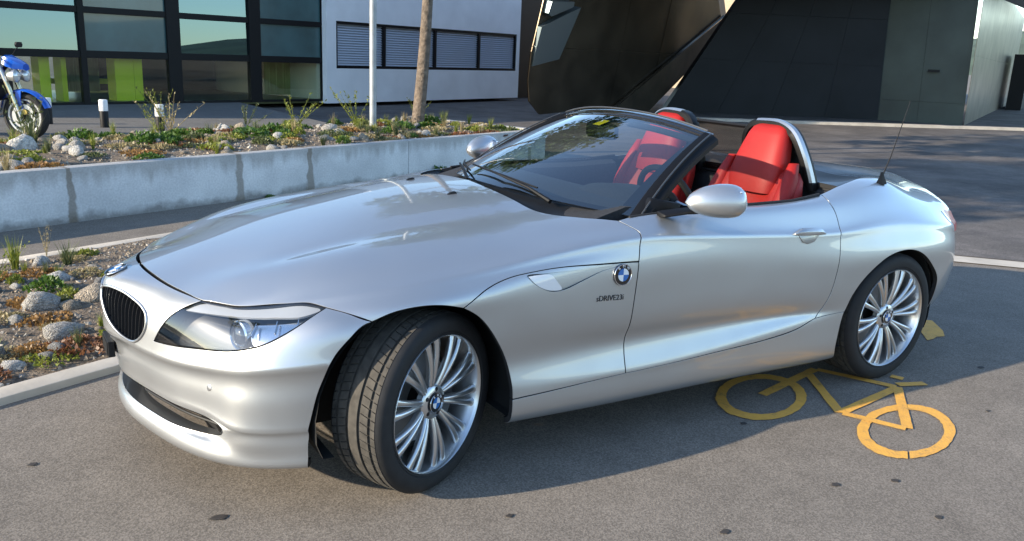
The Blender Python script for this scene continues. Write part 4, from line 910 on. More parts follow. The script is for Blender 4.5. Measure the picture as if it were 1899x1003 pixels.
# ---------------------------------------------------------------- windscreen
def base(a): return Vector((.665+.315*abs(a)**2.3,.705*a,.943-.053*a*a))
def head(a): return Vector((1.425+.06*a*a,.548*a,1.242-.060*abs(a)**2.2))
def gl(a,b):
    p=base(a).lerp(head(a),b); return p+Vector((-.5,0,.85))*(.022*4*b*(1-b))
DKTRIM=pm('trim_grey',(.07,.072,.075),.45,.6)
ws=bpy.data.objects.new('windscreen',None); COL.objects.link(ws); ws.parent=car
na,nb=40,16
def gridmesh(f,A,B):
    V=[f(a,b) for a in A for b in B]; m=len(B)
    return V,[(i*m+j,(i+1)*m+j,(i+1)*m+j+1,i*m+j+1) for i in range(len(A)-1) for j in range(m-1)]
A_=np.linspace(-.97,.97,na);B_=np.linspace(.0,.97,nb)
V,F=gridmesh(gl,A_,B_); mb=MB().add(V,F); mb.build('glass',SCREEN,ws,True)
inn=lambda a,b:gl(a,b)+Vector((.004,0,-.006))
mb=MB()
for A,B in ((np.linspace(-1,-.90,4),B_),(np.linspace(.90,1,4),B_),(A_,np.linspace(.955,1,3)),(A_,np.linspace(0,.045,3))):
    V,F=gridmesh(inn,A,B); mb.add(V,F)
mb.add(*gridmesh(lambda a,b:gl(a,b)+Vector((.005,0,-.007)),np.linspace(-.12,.12,6),np.linspace(.84,.97,4)))
mb.build('glass_border',INK,ws,True)
def bar(pts,wd,dp,upv):
    secs=[]
    for i,p in enumerate(pts):
        t=(pts[min(i+1,len(pts)-1)]-pts[max(0,i-1)]).normalized(); n=(upv(i)-t*upv(i).dot(t)).normalized(); b=t.cross(n)
        secs.append([tuple(p+b*x*wd/2+n*y*dp/2) for x,y in ((-1,-.5),(-.8,.3),(-.3,.5),(.3,.5),(.8,.3),(1,-.5),(.6,-1),(-.6,-1))])
    return secs
for sd in (-1,1):
    pts=[gl(sd*1.0,t) for t in np.linspace(-.10,1.0,14)]
    mb=MB(); mb.loft(bar(pts,.085,.052,lambda i:Vector((-.5,sd*.55,.65)))); mb.build('windscreen_pillar',INK,ws,True)
    mb=MB(); mb.tube([gl(sd*1.02,t)+Vector((-.018,sd*.004,.018)) for t in np.linspace(.0,1.0,14)],.004,6); mb.build('pillar_trim',DKTRIM,ws,True)
    # triangular corner behind the pillar
    mb=MB(); mb.loft([[tuple(base(sd)+Vector(v)) for v in ((-.02,sd*.02,-.03),(.16,sd*.035,-.0),(.19,sd*.035,.05),(.06,sd*.0,.075))],[tuple(base(sd)+Vector(v)) for v in ((-.02,sd*-.02,-.03),(.16,sd*-.0,-.0),(.19,sd*-.0,.05),(.06,sd*-.03,.075))]]); mb.build('pillar_foot',INK,ws,True,.006)
pts=[gl(a,1.0) for a in np.linspace(-1.0,1.0,25)]
mb=MB(); mb.loft(bar(pts,.055,.040,lambda i:Vector((-.3,0,.9)))); mb.build('windscreen_header',GLOSSB,ws,True)
mb=MB(); mb.tube([gl(a,1.0)+Vector((-.002,0,.021)) for a in np.linspace(-.97,.97,25)],.0045,6); mb.build('header_trim',DKTRIM,ws,True)
for sd in (-1,1):   # sun visors folded up against the header
    mb=MB(); mb.loft([[tuple(gl(sd*a,b)+Vector((dx,0,dz))) for b,dx,dz in ((.93,.02,-.03),(.99,.02,-.03),(.99,.035,-.035),(.93,.035,-.04))] for a in np.linspace(.15,.85,6)]); mb.build('sun_visor',CLOTH,ws,True)
mm=MB(); c=gl(0,.80)+Vector((.05,0,-.035)); mm.loft([[tuple(c+Vector((x,y*s,z*s))) for y,z in ((-.11,-.02),(-.09,-.035),(.09,-.035),(.11,-.02),(.11,.02),(.09,.035),(-.09,.035),(-.11,.02))] for x,s in ((-.025,.7),(-.012,1),(.012,1))]); mm.tube([c,gl(0,.92)+Vector((.01,0,-.01))],.012,8); mm.build('rear_view_mirror',BLACKP,ws,True)
mb=MB(); V,F=gridmesh(lambda a,b:gl(a,b)+Vector((.001,0,-.0015)),np.linspace(-.085,.005,4),np.linspace(.79,.87,4)); mb.add(V,F); mb.build('windscreen_sticker',pm('sticker_yellow',(.72,.62,.02),.5),ws)
# cowl and wipers
mb=MB(); cw=np.array([MAIN.ev(np.array([p[0]]),np.array([p[1]]))[0] for p in cr(M_['cowl'],False,.03)]); cw=cw[::-1]; CW=np.concatenate([cw[::-1]*[1,-1,1],cw[1:]])
mb.loft([[tuple(p+np.array([.0,0,-.012])),tuple(p+np.array([.05,0,-.028])),tuple(np.array(base(p[1]/.705))+np.array([.04,0,-.02]))] for p in CW],False,False); mb.build('scuttle_panel',BLACKP,car,True)
for piv,tip in ((.10,.86),(-.62,.30)):
    w_=bpy.data.objects.new('wiper',None); COL.objects.link(w_); w_.parent=car
    off=Vector((-.022,0,.03)); P0=base(piv)+Vector((-.035,0,.0)); P2=gl(tip*.9,.085)+off*.8; P1=gl((piv+tip)/2,.05)+off
    mb=MB(); mb.tube([P0,P0.lerp(P1,.4)+Vector((0,0,.01)),P1],[.010,.007,.005],8); mb.build('wiper_arm',INK,w_,True)
    b0=gl(piv*.95+.10*(1 if tip>piv else -1),.035)+off*.7; mb=MB(); mb.tube([b0,P1.lerp((b0+P2)/2,.5),P2],[.004,.006,.004],6); mb.build('wiper_blade',INK,w_,True)
# ---------------------------------------------------------------- cabin
mb=MB()
mb.box((.95,-.66,.24),(2.25,.66,.30)); mb.box((1.0,-.13,.30),(2.2,.13,.60)); mb.box((2.16,-.70,.30),(2.30,.70,.93))
mb.box((.72,-.66,.30),(.95,.66,.80)); mb.build('cabin_tub',CLOTH,car,False,.02)
mb=MB(); mb.loft([[(x,y,z-.0) for x,z in ((.74,.90-.03*(abs(y)/.66)**2),(.95,.925),(1.15,.92),(1.24,.895),(1.26,.83),(1.18,.70),(.9,.62))] for y in np.linspace(-.655,.655,9)]); mb.build('dashboard',CLOTH,car,True)
mb=MB(); mb.loft([[(x,y,z) for x,z in ((1.02,.915),(1.12,.965-.03*((y+.36)/.2)**2),(1.26,.955-.03*((y+.36)/.2)**2),(1.29,.92),(1.2,.84))] for y in np.linspace(-.54,-.18,9)]); mb.build('instrument_hood',CLOTH,car,True)
sw=bpy.data.objects.new('steering_wheel',None); COL.objects.link(sw); sw.parent=car; sw.location=(1.44,-.36,.86); sw.rotation_euler=(0,math.radians(68),0)
mb=MB(); mb.tube([(.182*math.cos(a),.182*math.sin(a),0) for a in np.linspace(0,2*math.pi,37)],.0155,8,False); mb.build('wheel_rim',BLACKP,sw,True)
mb=MB(); mb.lathe([(.07,-.02),(.072,.01),(.055,.028),(.0001,.032)],20,axis='z'); mb.build('wheel_boss',BLACKP,sw,True)
for a in (90,-90,0):
    mb=MB(); d=Vector((math.cos(math.radians(a)),math.sin(math.radians(a)),0)); n=Vector((-d.y,d.x,0)); mb.loft([[tuple(d*r+n*s*wd+Vector((0,0,z))) for s,z in ((-1,-.006),(1,-.006),(1,.006),(-1,.006))] for r,wd in ((.06,.028),(.12,.018),(.178,.022))]); mb.build('wheel_spoke',SATIN,sw,True)
mb=MB(); mb.tube([(0,0,-.02),(0,0,-.25)],.035,10); mb.build('steering_column',BLACKP,sw,True)
def sup(cx,cy,z,ax,ay,n=24,e=2.6,tilt=0,dent=0):
    out=[]
    for k in range(n):
        t=2*math.pi*k/n; c,s=math.cos(t),math.sin(t)
        x=ax*abs(c)**(2/e)*math.copysign(1,c); y=ay*abs(s)**(2/e)*math.copysign(1,s)
        if dent and c<0: x+=dent*(1-min(1,abs(y)/(ay*.62))**2)
        out.append((cx+x,cy+y,z+tilt*x))
    return out
for sd in (-1,1):
    cy=sd*.36
    st=bpy.data.objects.new('seat',None); COL.objects.link(st); st.parent=car
    mb=MB(); mb.loft([sup(1.62,cy,z,ax,ay,28,3.4) for z,ax,ay in ((.34,.22,.20),(.37,.26,.235),(.44,.275,.25),(.485,.27,.245),(.50,.25,.225))]); mb.build('seat_cushion',RED,st,True,angle=60)
    # backrest shell with side bolsters; leans back
    secs=[]
    for z,ax,ay,dn in ((.46,.075,.215,.02),(.56,.085,.245,.035),(.68,.09,.262,.05),(.80,.088,.265,.055),(.90,.080,.255,.05),(.965,.070,.235,.03),(1.0,.058,.205,.01),(1.018,.035,.17,0)):
        secs.append(sup(1.86+(z-.46)*.36,cy,z,ax,ay,32,3.0,0,dn))
    mb=MB(); mb.loft(secs); mb.build('backrest',RED,st,True,angle=60)
    secs=[]
    for z,ax,ay in ((.90,.060,.138),(.95,.072,.148),(1.0,.076,.150),(1.06,.072,.142),(1.12,.064,.129),(1.17,.057,.115),(1.20,.048,.100),(1.217,.026,.074)):
        secs.append(sup(1.99+(z-.90)*.30,cy,z,ax,ay,32,3.2))
    mb=MB(); mb.loft(secs); mb.build('head_restraint',RED,st,True,angle=60)
    for s in (-1,1):   # shoulder bolsters stand proud of the backrest
        secs=[]
        for t in np.linspace(0,1,9):
            z=.50+t*.55; r=.048*(math.sin(math.pi*(.12+.80*t))**.6); secs.append(sup(1.835+(z-.46)*.34-.012*math.sin(math.pi*t),cy+s*(.222-.03*t**3),z,r*1.25,r,14,2.2))
        mb=MB(); mb.loft(secs); mb.build('seat_bolster',RED,st,True,angle=70)
    # roll hoop: dark band with a bright outer strip
    hp=bpy.data.objects.new('roll_hoop',None); COL.objects.link(hp); hp.parent=car
    ctl=[(2.17,.165,.92),(2.13,.172,1.06),(2.105,.19,1.16),(2.10,.235,1.213),(2.10,.32,1.226),(2.10,.42,1.222),(2.105,.492,1.185),(2.125,.545,1.09),(2.155,.575,.98),(2.17,.585,.92)]
    C3=cr(ctl,False,.02); n=len(C3); cc=np.array([2.12,.375,.98])
    band=[];stripm=[]
    for i in range(n):
        t=C3[min(i+1,n-1)]-C3[max(i-1,0)]; t/=np.linalg.norm(t); o=np.cross(t,[1,0,0]); o/=np.linalg.norm(o)
        if np.dot(o,C3[i]-cc)<0:o=-o
        f=lambda x,k:tuple((C3[i]+np.array([x,0,0])+o*k)*[1,sd,1])
        band.append([f(-.04,-.020),f(-.038,.004),f(-.03,.012),f(.012,.012),f(.020,.006),f(.020,-.010),f(.01,-.020),f(-.025,-.023)])
        stripm.append([f(-.040,.006),f(-.031,.016),f(-.008,.0165),f(-.005,.010),f(-.034,.006)])
    mb=MB(); mb.loft(band); mb.build('hoop_band',INK,hp,True)
    mb=MB(); mb.loft(stripm[int(n*.40):int(n*.97)]); mb.build('hoop_trim',pm('hoop_silver',(.5,.51,.52),.35,.9),hp,True)
    V=[tuple(p*np.array([1,sd,1])+np.array([.02,0,0])) for p in C3]; mb=MB().add(V,[tuple(range(len(V)))]); mb.build('hoop_fill',pm('hoop_fill_dark',(.02,.02,.021),.85),hp)
mb=MB(); V=[(2.15,-.165,.93),(2.15,.165,.93),(2.11,.18,1.19),(2.11,-.18,1.19)]; mb.add(V,[(0,1,2,3)]); wd=mb.build('wind_deflector',MESHG,car)
mb=MB(); mb.tube([V[3],V[2]],.012,6); mb.tube([V[0],V[1]],.008,6); mb.build('deflector_frame',INK,wd,True)
mb=MB(); mb.box((2.19,-.66,.90),(2.30,.66,.945)); mb.build('rear_shelf',CLOTH,car,False,.012)
# ---------------------------------------------------------------- door mirrors
for sd in (-1,1):
    mr=bpy.data.objects.new('door_mirror',None); COL.objects.link(mr); mr.parent=car
    secs=[]
    for t in np.linspace(0,1,15):
        # from the pointed inner front end to the rounded outer rear
        c=Vector((1.07+.225*t,sd*(.862+.098*t),.972+.0*t)); k=(max(0,1-(1-t/.62)**2)**.60 if t<.62 else max(.0,1-((t-.62)/.385)**3.2)**.5)
        ry,rz=.058*k+.003,.072*k+.002
        d=Vector((.215,sd*.098,0)).normalized(); nn=Vector((-d.y,d.x,0))
        if nn.y*sd<0: nn=-nn
        secs.append([tuple(c+nn*(ry*1.05*math.cos(a))+Vector((0,0,rz*math.sin(a)*(1 if math.sin(a)>0 else .80)))) for a in np.linspace(0,2*math.pi,24,endpoint=False)])
    mb=MB(); mb.loft(secs); mb.build('mirror_cap',PAINT,mr,True,angle=70)
    mb=MB(); mb.loft([[(x,sd*y,z+dz) for y,z in ((yy-.02,.945),(yy+.03,.935),(yy+.03,.925),(yy-.02,.92))] for x,yy,dz in ((1.02,.78,-.02),(1.10,.82,-.005),(1.19,.89,.006),(1.24,.915,.01))]); mb.build('mirror_arm',INK,mr,True,.004)
    mb=MB(); mb.box((1.235,sd*.83 if sd>0 else -.985,.935),(1.243,sd*.985 if sd>0 else -.83,1.025)); mb.build('mirror_glass',pm('mirror_silvered',(.9,.9,.9),.02,1),mr,False,.02)
# ---------------------------------------------------------------- tail

mb=MB(); secs=[]
vv=np.linspace(0,MAIN.v[-1],60); col=MAIN.ev(np.full(60,MAIN.u[-1]),vv)
k0=np.argmax(vv>=vrow(MAIN,3.9)); C_=col[k0:]
for p in C_:
    row=[]
    for a in np.linspace(-1,1,21):
        xx=p[0]+(3.345-.02*abs(p[2]-.6)-p[0])*(1-abs(a)**2.6)
        row.append((xx,p[1]*a,p[2]))
    secs.append(row)
mb.loft(secs,False,False); mb.build('rear_bumper',PAINT,car,True)
E_=col[:k0+1]; E_=np.concatenate([(E_*[1,-1,1])[::-1],E_[1:]])
mb=MB(); mb.loft([[(p[0]-.002,p[1],p[2]-.004),(p[0]+.012,p[1],p[2]-.03),(p[0]+.006,p[1]*1.0,min(p[2]-.04,.80))] for p in E_],False,False); mb.build('boot_end_panel',PAINT,car,True)
lv0,lv1=vrow(MAIN,5.0),vrow(MAIN,8.2)
for sd in (-1,1):
    x0=uX(MAIN,3.03,(lv0+lv1)/2); xm=uX(MAIN,3.07,(lv0+lv1)/2)
    a=region(MAIN,[([(x0,lv0+.01),(xm,lv0)],False,'g'),([(xm,lv0),(xm,lv1)],False,'g'),([(xm,lv1),(x0+.02,lv1-.03)],False,'g'),([(x0+.02,lv1-.03),(x0,lv0+.01)],False,'g')],gap=.001,fl=.004,sp=.014,depth=-.003)
    tl=sheet('tail_lamp',a,sd,car,[CLEARL,CLEARL])
    b=region(MAIN,[([(xm,lv0),(um,lv0)],False,'g'),([(um,lv0),(um,lv1)],False,'g'),([(um,lv1),(xm,lv1)],False,'g'),([(xm,lv1),(xm,lv0)],False,'g')],gap=.001,fl=.004,sp=.014,depth=-.0035)
    sheet('tail_lamp_red',b,sd,tl,[REDL,REDL])
    mb=MB(); secs=[]
    for vq in np.linspace(lv0,lv1,6):
        p=MAIN.ev(np.array([um]),np.array([vq]))[0]; secs.append([(p[0]+(3.36-p[0])*(1-abs(a)**2.6)+.004,p[1]*a*sd,p[2]) for a in np.linspace(1.0,.55,8)])
    mb.loft(secs,False,False); mb.build('tail_lamp_rear',REDL,tl,True)
# aerial on the left rear wing
M=fr(MAIN,M_['antenna'][0],-1); P=M.to_translation(); ae=bpy.data.objects.new('aerial',None); COL.objects.link(ae); ae.parent=car
mb=MB(); mb.loft([[tuple(P+Vector((x0-.0,y,z))) for x0,y in ((-.035*s,0),(-.01*s,-.013*s),(.03*s,-.011*s),(.035*s,0),(.03*s,.011*s),(-.01*s,.013*s))] for z,s in ((-.004,1.1),(.004,1),(.03,.55),(.055,.28))]); mb.build('aerial_foot',BLACKP,ae,True)
mb=MB(); mb.tube([P+Vector((.008,0,.04)),P+Vector((.05,0,.13)),P+Vector((.145,.004,.395))],[.0045,.003,.0016],6); mb.build('aerial_rod',BLACKP,ae,True)
# ==================================================================== street things
mp=thing('metal_pole','slim light grey metal pole standing in the raised bed','pole',tuple(wl(4.19,1.31,.38)))
mb=MB(); mb.lathe([(.055,0),(.055,.02),(.046,.03),(.044,3.0),(.040,6.5),(.0001,6.5)],20,axis='z'); mb.build('shaft',pm('galvanised',(.34,.36,.37),.55,.4,noise=(7,.2)),mp,True)
mb=MB(); mb.lathe([(.09,0),(.09,.012),(.058,.014)],16,axis='z'); mb.build('foot_plate',pm('galvanised_foot',(.34,.35,.35),.6,.4),mp,True)
mb=MB(); mb.tube([(0,0,6.45),(.15,-.1,6.6),(.5,-.35,6.62)],.03,8); mb.tube([(.35,-.25,6.62),(.75,-.52,6.63)],[.07,.06],8); mb.build('lamp_head',MATS['galvanised'],mp,True)
LEAFC=[(.055,.10,.022),(.075,.13,.03),(.095,.15,.03)]
def leafmat(name,c,trans=.35,rough=.5):
    m=bpy.data.materials.new(name); m.use_nodes=True; t=m.node_tree; b=t.nodes['Principled BSDF']; o=t.nodes['Material Output']
    n=t.nodes.new('ShaderNodeTexNoise'); n.inputs['Scale'].default_value=9; tc=t.nodes.new('ShaderNodeTexCoord'); t.links.new(tc.outputs['Object'],n.inputs['Vector'])
    r=t.nodes.new('ShaderNodeValToRGB'); e=r.color_ramp.elements; e[0].position=.3;e[1].position=.7; e[0].color=(*[x*.62 for x in c],1); e[1].color=(*[min(1,x*1.45) for x in c],1)
    t.links.new(n.outputs['Fac'],r.inputs['Fac']); t.links.new(r.outputs[0],b.inputs['Base Color']); b.inputs['Roughness'].default_value=rough
    tr=t.nodes.new('ShaderNodeBsdfTranslucent'); t.links.new(r.outputs[0],tr.inputs[0]); mx=t.nodes.new('ShaderNodeMixShader'); mx.inputs[0].default_value=trans
    t.links.new(b.outputs[0],mx.inputs[1]); t.links.new(tr.outputs[0],mx.inputs[2]); t.links.new(mx.outputs[0],o.inputs[0]); return m
TREEL=leafmat('tree_leaf',(.065,.11,.03)); BARK=pm('bark',(.145,.112,.085),.9,noise=(14,.45,8),bump=(30,.8,.02))
def leaf(V,F,c,d,n,L,W):
    k=len(V); s=d.cross(n).normalized()*W
    V+= [tuple(c),tuple(c+d*L*.45+s),tuple(c+d*L),tuple(c+d*L*.45-s)]; F.append((k,k+1,k+2,k+3))
def tree(base,topx,rad,h0,h1,R,label,n=5200,rt=.085):
    t=thing('street_tree',label,'tree',base); rnd=random.Random(int(base[0]*10))
    pts=[]; 
    for i in range(14):
        f=i/13; pts.append(Vector((topx[0]*f+.02*math.sin(f*9),topx[1]*f+.02*math.sin(f*7+1),h1*.75*f)))
    mb=MB(); mb.tube(pts,[rt*(1.12-.72*f) for f in np.linspace(0,1,14)],12)
    for k in range(11):
        z=h0*.8+ (h1-h0)*.55*k/10; f=min(1,z/(h1*.75)); c=Vector((topx[0]*f,topx[1]*f,z)); a=k*2.4; e=c+Vector((math.cos(a)*R*.75,math.sin(a)*R*.75,.7+.4*rnd.random())); mb.tube([c,c.lerp(e,.5)+Vector((0,0,.12)),e],[.035,.022,.008],6)
    mb.build('trunk',BARK,t,True)
    V=[];F=[]; cen=Vector((topx[0]*.9,topx[1]*.9,(h0+h1)/2)); cl=[]
    for k in range(46):
        d=Vector((rnd.gauss(0,1),rnd.gauss(0,1),rnd.gauss(0,1))).normalized(); r=rnd.random()**.45; cl.append((cen+Vector((d.x*R*r,d.y*R*r,d.z*(h1-h0)/2*r)),R*(.16+.16*rnd.random())))
    for k in range(n):
        c,r=cl[rnd.randrange(len(cl))]; d=Vector((rnd.gauss(0,1),rnd.gauss(0,1),rnd.gauss(0,1))).normalized(); p=c+d*r*rnd.random()**.5
        dd=(d+Vector((0,0,-.4))+Vector((rnd.gauss(0,.5),rnd.gauss(0,.5),0))).normalized(); leaf(V,F,p,dd,Vector((rnd.gauss(0,1),rnd.gauss(0,1),1)).normalized(),.22+.08*rnd.random(),.075)
    link('crown',pymesh('crown',V,F),t,TREEL); return t
tree(tuple(wl(5.31,1.53,.36)),(.30,-.16),.085,3.4,7.2,2.1,'slender brown tree trunk growing in the raised bed beside the pole')
tree((-7.2,5.6,.3),(.2,-.1),.1,3.6,8.6,2.5,'leafy street tree left of the picture whose shade falls on the far road',5600,.11)
# ---------------------------------------------------------------- bollards
BW=pm('bollard_white',(.78,.78,.77),.45); BB=pm('bollard_black',(.006,.006,.007),.55,spec=.3)
for (x,y),lab,h in (((-.30,11.85),'white topped bollard half hidden by weeds beside the motorcycle wheel',.40),((.42,11.21),'black bollard with white top standing clear on the terrace',.42),((1.05,10.2),'black and white bollard behind the tall yellow flowering weed',.42)):
    b=thing('bollard',lab,'bollard',(x,y,.15),0,'low bollards on the terrace')
    mb=MB(); mb.lathe([(.062,0),(.062,.245),(.060,.25),(.0001,.25)],18,axis='z'); mb.build('post',BB,b,True)
    mb=MB(); mb.lathe([(.064,.2505),(.064,h-.012),(.054,h),(.0001,h)],18,axis='z'); mb.build('cap',BW,b,True)
# ---------------------------------------------------------------- motorcycle
mc=thing('motorcycle','blue naked motorcycle with twin headlights parked at the left edge','motorcycle',(-.68,9.60,.15),math.radians(-36))
BLU=pm('bike_blue',(.01,.10,.52),.18,coat=1,noise=(3,.15)); FORK=pm('fork_gold',(.70,.62,.42),.22,.9); ALU=pm('cast_alloy',(.55,.55,.54),.35,.8); ENG=pm('engine_grey',(.06,.06,.062),.5,.4,noise=(20,.4)); HLG=pm('headlight_glass',(.62,.66,.68),.06,.3,1)
def bwheel(x,W,parent):
    w_=bpy.data.objects.new('wheel',None); COL.objects.link(w_); w_.parent=parent; w_.location=(x,0,.305)
    mb=MB(); mb.lathe([(.222,-W*.36),(.25,-W*.5),(.282,-W*.42),(.302,-W*.18),(.306,0),(.302,W*.18),(.282,W*.42),(.25,W*.5),(.222,W*.36)],40); mb.build('tyre',RUB,w_,True)
    mb=MB(); mb.lathe([(.224,-W*.36),(.20,-W*.34),(.195,0),(.20,W*.34),(.224,W*.36),(.216,0),(.224,-W*.36)],40); mb.build('rim',pm('bike_rim_white',(.50,.51,.52),.35,.5) if 'bike_rim_white' not in MATS else MATS['bike_rim_white'],w_,True)
    for k in range(5):
        a=2*math.pi*k/5+.3; d=Vector((math.cos(a),0,math.sin(a))); mb=MB(); mb.tube([d*.03,d*.12,d*.20],[.022,.013,.016],6); mb.build('spoke',BB,w_,True)
    for s in (-1,1):
        mb=MB(); mb.lathe([(.10,s*.055),(.155,s*.055),(.155,s*.062),(.10,s*.062),(.10,s*.055)],36); mb.build('brake_disc',ALU,w_,True)
    mb=MB(); mb.lathe([(.0001,-.09),(.028,-.09),(.028,.09),(.0001,.09)],14); mb.build('hub',BB,w_,True)
bwheel(0,.12,mc); bwheel(-1.41,.18,mc)
for s in (-1,1):
    f=bpy.data.objects.new('fork_leg',None); COL.objects.link(f); f.parent=mc
    mb=MB(); mb.tube([(-.0,s*.105,.29),(-.045,s*.105,.42)],.024,10); mb.build('fork_foot',ALU,f,True)
    mb=MB(); mb.tube([(-.045,s*.105,.42),(-.16,s*.105,.74)],.029,12); mb.build('outer_tube',FORK,f,True)
    mb=MB(); mb.tube([(-.16,s*.105,.74),(-.265,s*.105,1.02)],.026,12); mb.build('upper_tube',ALU,f,True)
    mb=MB(); mb.lathe([(.0001,.0),(.035,.0),(.04,.02),(.0001,.03)],10,c=(.03,s*.085,.36)); mb.build('brake_caliper',pm('caliper_gold',(.5,.36,.10),.4,.6) if 'caliper_gold' not in MATS else MATS['caliper_gold'],f,True)
    h=bpy.data.objects.new('headlight',None); COL.objects.link(h); h.parent=mc
    mb=MB(); mb.lathe([(.0001,-.11),(.05,-.09),(.078,-.02),(.080,.012),(.072,.018)],22,axis='x',c=(-.02,s*.105,.815)); mb.build('bowl',ALU,h,True)
    mb=MB(); mb.lathe([(.073,.012),(.06,.026),(.03,.036),(.0001,.039)],22,axis='x',c=(-.02,s*.105,.815)); mb.build('lens',HLG,h,True)
    mb=MB(); mb.tube([(-.25,s*.05,1.03),(-.27,s*.20,1.06),(-.36,s*.38,1.05)],.013,8); mb.build('handlebar',BB,mc,True)
    mb=MB(); mb.tube([(-.33,s*.30,1.055),(-.38,s*.41,1.05)],.018,8); mb.build('grip',RUB,mc,True)
    mb=MB(); mb.tube([(-.29,s*.26,1.06),(-.24,s*.34,1.19)],.006,6); mb.loft([[( -.24+dx,s*.34+y,1.2+z) for y,z in ((-.07,0),(-.05,-.035),(.05,-.035),(.07,0),(.05,.035),(-.05,.035))] for dx in (-.012,.012)]); mb.build('mirror',BB,mc,True)
mb=MB(); secs=[]
for a in np.linspace(math.radians(20),math.radians(165),13): secs.append([(r*math.cos(a),y,.305+r*math.sin(a)) for r,y in ((.322,-.075),(.345,-.05),(.352,0),(.345,.05),(.322,.075),(.332,.05),(.340,0),(.332,-.05))])
mb.loft(secs); 
for s in (-1,1): mb.loft([[(x,s*(.085),z),(x+.07,s*.085,z),(x+.07,s*.072,z),(x,s*.072,z)] for x,z in ((-.06,.40),(-.075,.52),(-.06,.63))])
mb.build('front_mudguard',BLU,mc,True)
mb=MB(); mb.loft([[(x,y,z) for y,z in ((-.13*k,z0),(-.10*k,z0+.10*k),(0,z0+.13*k),(.10*k,z0+.10*k),(.13*k,z0),(0,z0-.02))] for x,z0,k in ((.06,.90,.55),(-.02,.90,.95),(-.12,.93,1.1),(-.2,.97,.8))]); mb.build('flyscreen',BLU,mc,True)
mb=MB(); mb.loft([[(x,y,z) for y,z in ((-.10*k,zb),(-.17*k,zb+.10),(-.11*k,zt),(.11*k,zt),(.17*k,zb+.10),(.10*k,zb))] for x,zb,zt,k in ((-.30,.80,.90,.7),(-.42,.78,.985,1.05),(-.60,.78,.985,1.1),(-.78,.78,.90,.75),(-.84,.79,.85,.5))]); mb.build('fuel_tank',BLU,mc,True,angle=60)
mb=MB(); mb.loft([[(x,y,z) for y,z in ((-.12*k,z0),(-.10*k,z0+.07),(.10*k,z0+.07),(.12*k,z0))] for x,z0,k in ((-.80,.80,.8),(-1.0,.80,1.1),(-1.25,.84,1.),(-1.5,.90,.7))]); mb.build('seat',BB,mc,True)
mb=MB(); mb.loft([[(x,y,z) for y,z in ((-.10*k,z0),(-.08*k,z0+.08),(.08*k,z0+.08),(.10*k,z0))] for x,z0,k in ((-1.2,.77,1),(-1.45,.83,.8),(-1.68,.92,.4))]); mb.build('tail_unit',BLU,mc,True)
mb=MB(); mb.box((-.86,-.17,.34),(-.42,.17,.60)); mb.build('crankcase',ENG,mc,True,.04)
mb=MB(); mb.loft([[(x,y,z) for x,y in ((x0,-.16),(x0+.26,-.16),(x0+.26,.16),(x0,.16))] for x0,z in ((-.62,.58),(-.57,.76))]); mb.build('cylinder_head',ENG,mc,True,.015)
mb=MB(); mb.box((-.30,-.17,.50),(-.25,.17,.74)); mb.build('radiator',BB,mc,False,.01)
for s in (-1,1):
    mb=MB(); mb.tube([(-.24,s*.08,.95),(-.5,s*.17,.74),(-.85,s*.16,.62),(-.95,s*.13,.42)],.026,8); mb.build('frame_beam',BB,mc,True)
    mb=MB(); mb.tube([(-.92,s*.12,.43),(-1.41,s*.13,.305)],.028,8); mb.build('swingarm',ALU,mc,True)
for k in range(3):
    mb=MB(); y=-.09+.09*k; mb.tube([(-.36,y,.62),(-.27,y,.50),(-.32,y,.34),(-.50,y*.6,.27)],.019,8); mb.build('exhaust_pipe',ALU,mc,True)
mb=MB(); mb.tube([(-.5,0,.27),(-.9,-.12,.27),(-1.2,-.17,.36)],[.03,.05,.055],10); mb.build('silencer',ALU,mc,True)
mb=MB(); mb.tube([(-.85,.12,.38),(-.95,.28,.01)],.012,6); mb.build('side_stand',BB,mc,True)
# ---------------------------------------------------------------- bicycle marking and specks on the asphalt
YEL=bpy.data.materials.new('road_paint_yellow'); YEL.use_nodes=True
def paintmat(m):
    t=m.node_tree; b=t.nodes['Principled BSDF']; tc=t.nodes.new('ShaderNodeTexCoord')
    n=t.nodes.new('ShaderNodeTexNoise'); n.inputs['Scale'].default_value=16; n.inputs['Detail'].default_value=10; n.inputs['Roughness'].default_value=.75; t.links.new(tc.outputs['Object'],n.inputs['Vector'])
    r=t.nodes.new('ShaderNodeValToRGB'); e=r.color_ramp.elements; e[0].position=.28; e[0].color=(.20,.145,.075,1); e[1].position=.43; e[1].color=(.66,.34,.065,1); x=e.new(.75); x.color=(.82,.43,.06,1)
    t.links.new(n.outputs['Fac'],r.inputs[0]); t.links.new(r.outputs[0],b.inputs['Base Color']); b.inputs['Roughness'].default_value=.7
    n2=t.nodes.new('ShaderNodeTexVoronoi'); n2.inputs['Scale'].default_value=95; t.links.new(tc.outputs['Object'],n2.inputs['Vector']); bu=t.nodes.new('ShaderNodeBump'); bu.inputs['Strength'].default_value=.5; bu.inputs['Distance'].default_value=.003; t.links.new(n2.outputs['Distance'],bu.inputs['Height']); t.links.new(bu.outputs['Normal'],b.inputs['Normal'])
paintmat(YEL)
bm_=thing('bicycle_marking','worn yellow bicycle symbol painted on the asphalt by the rear wheel','road marking',(2.0,-1.0,0))
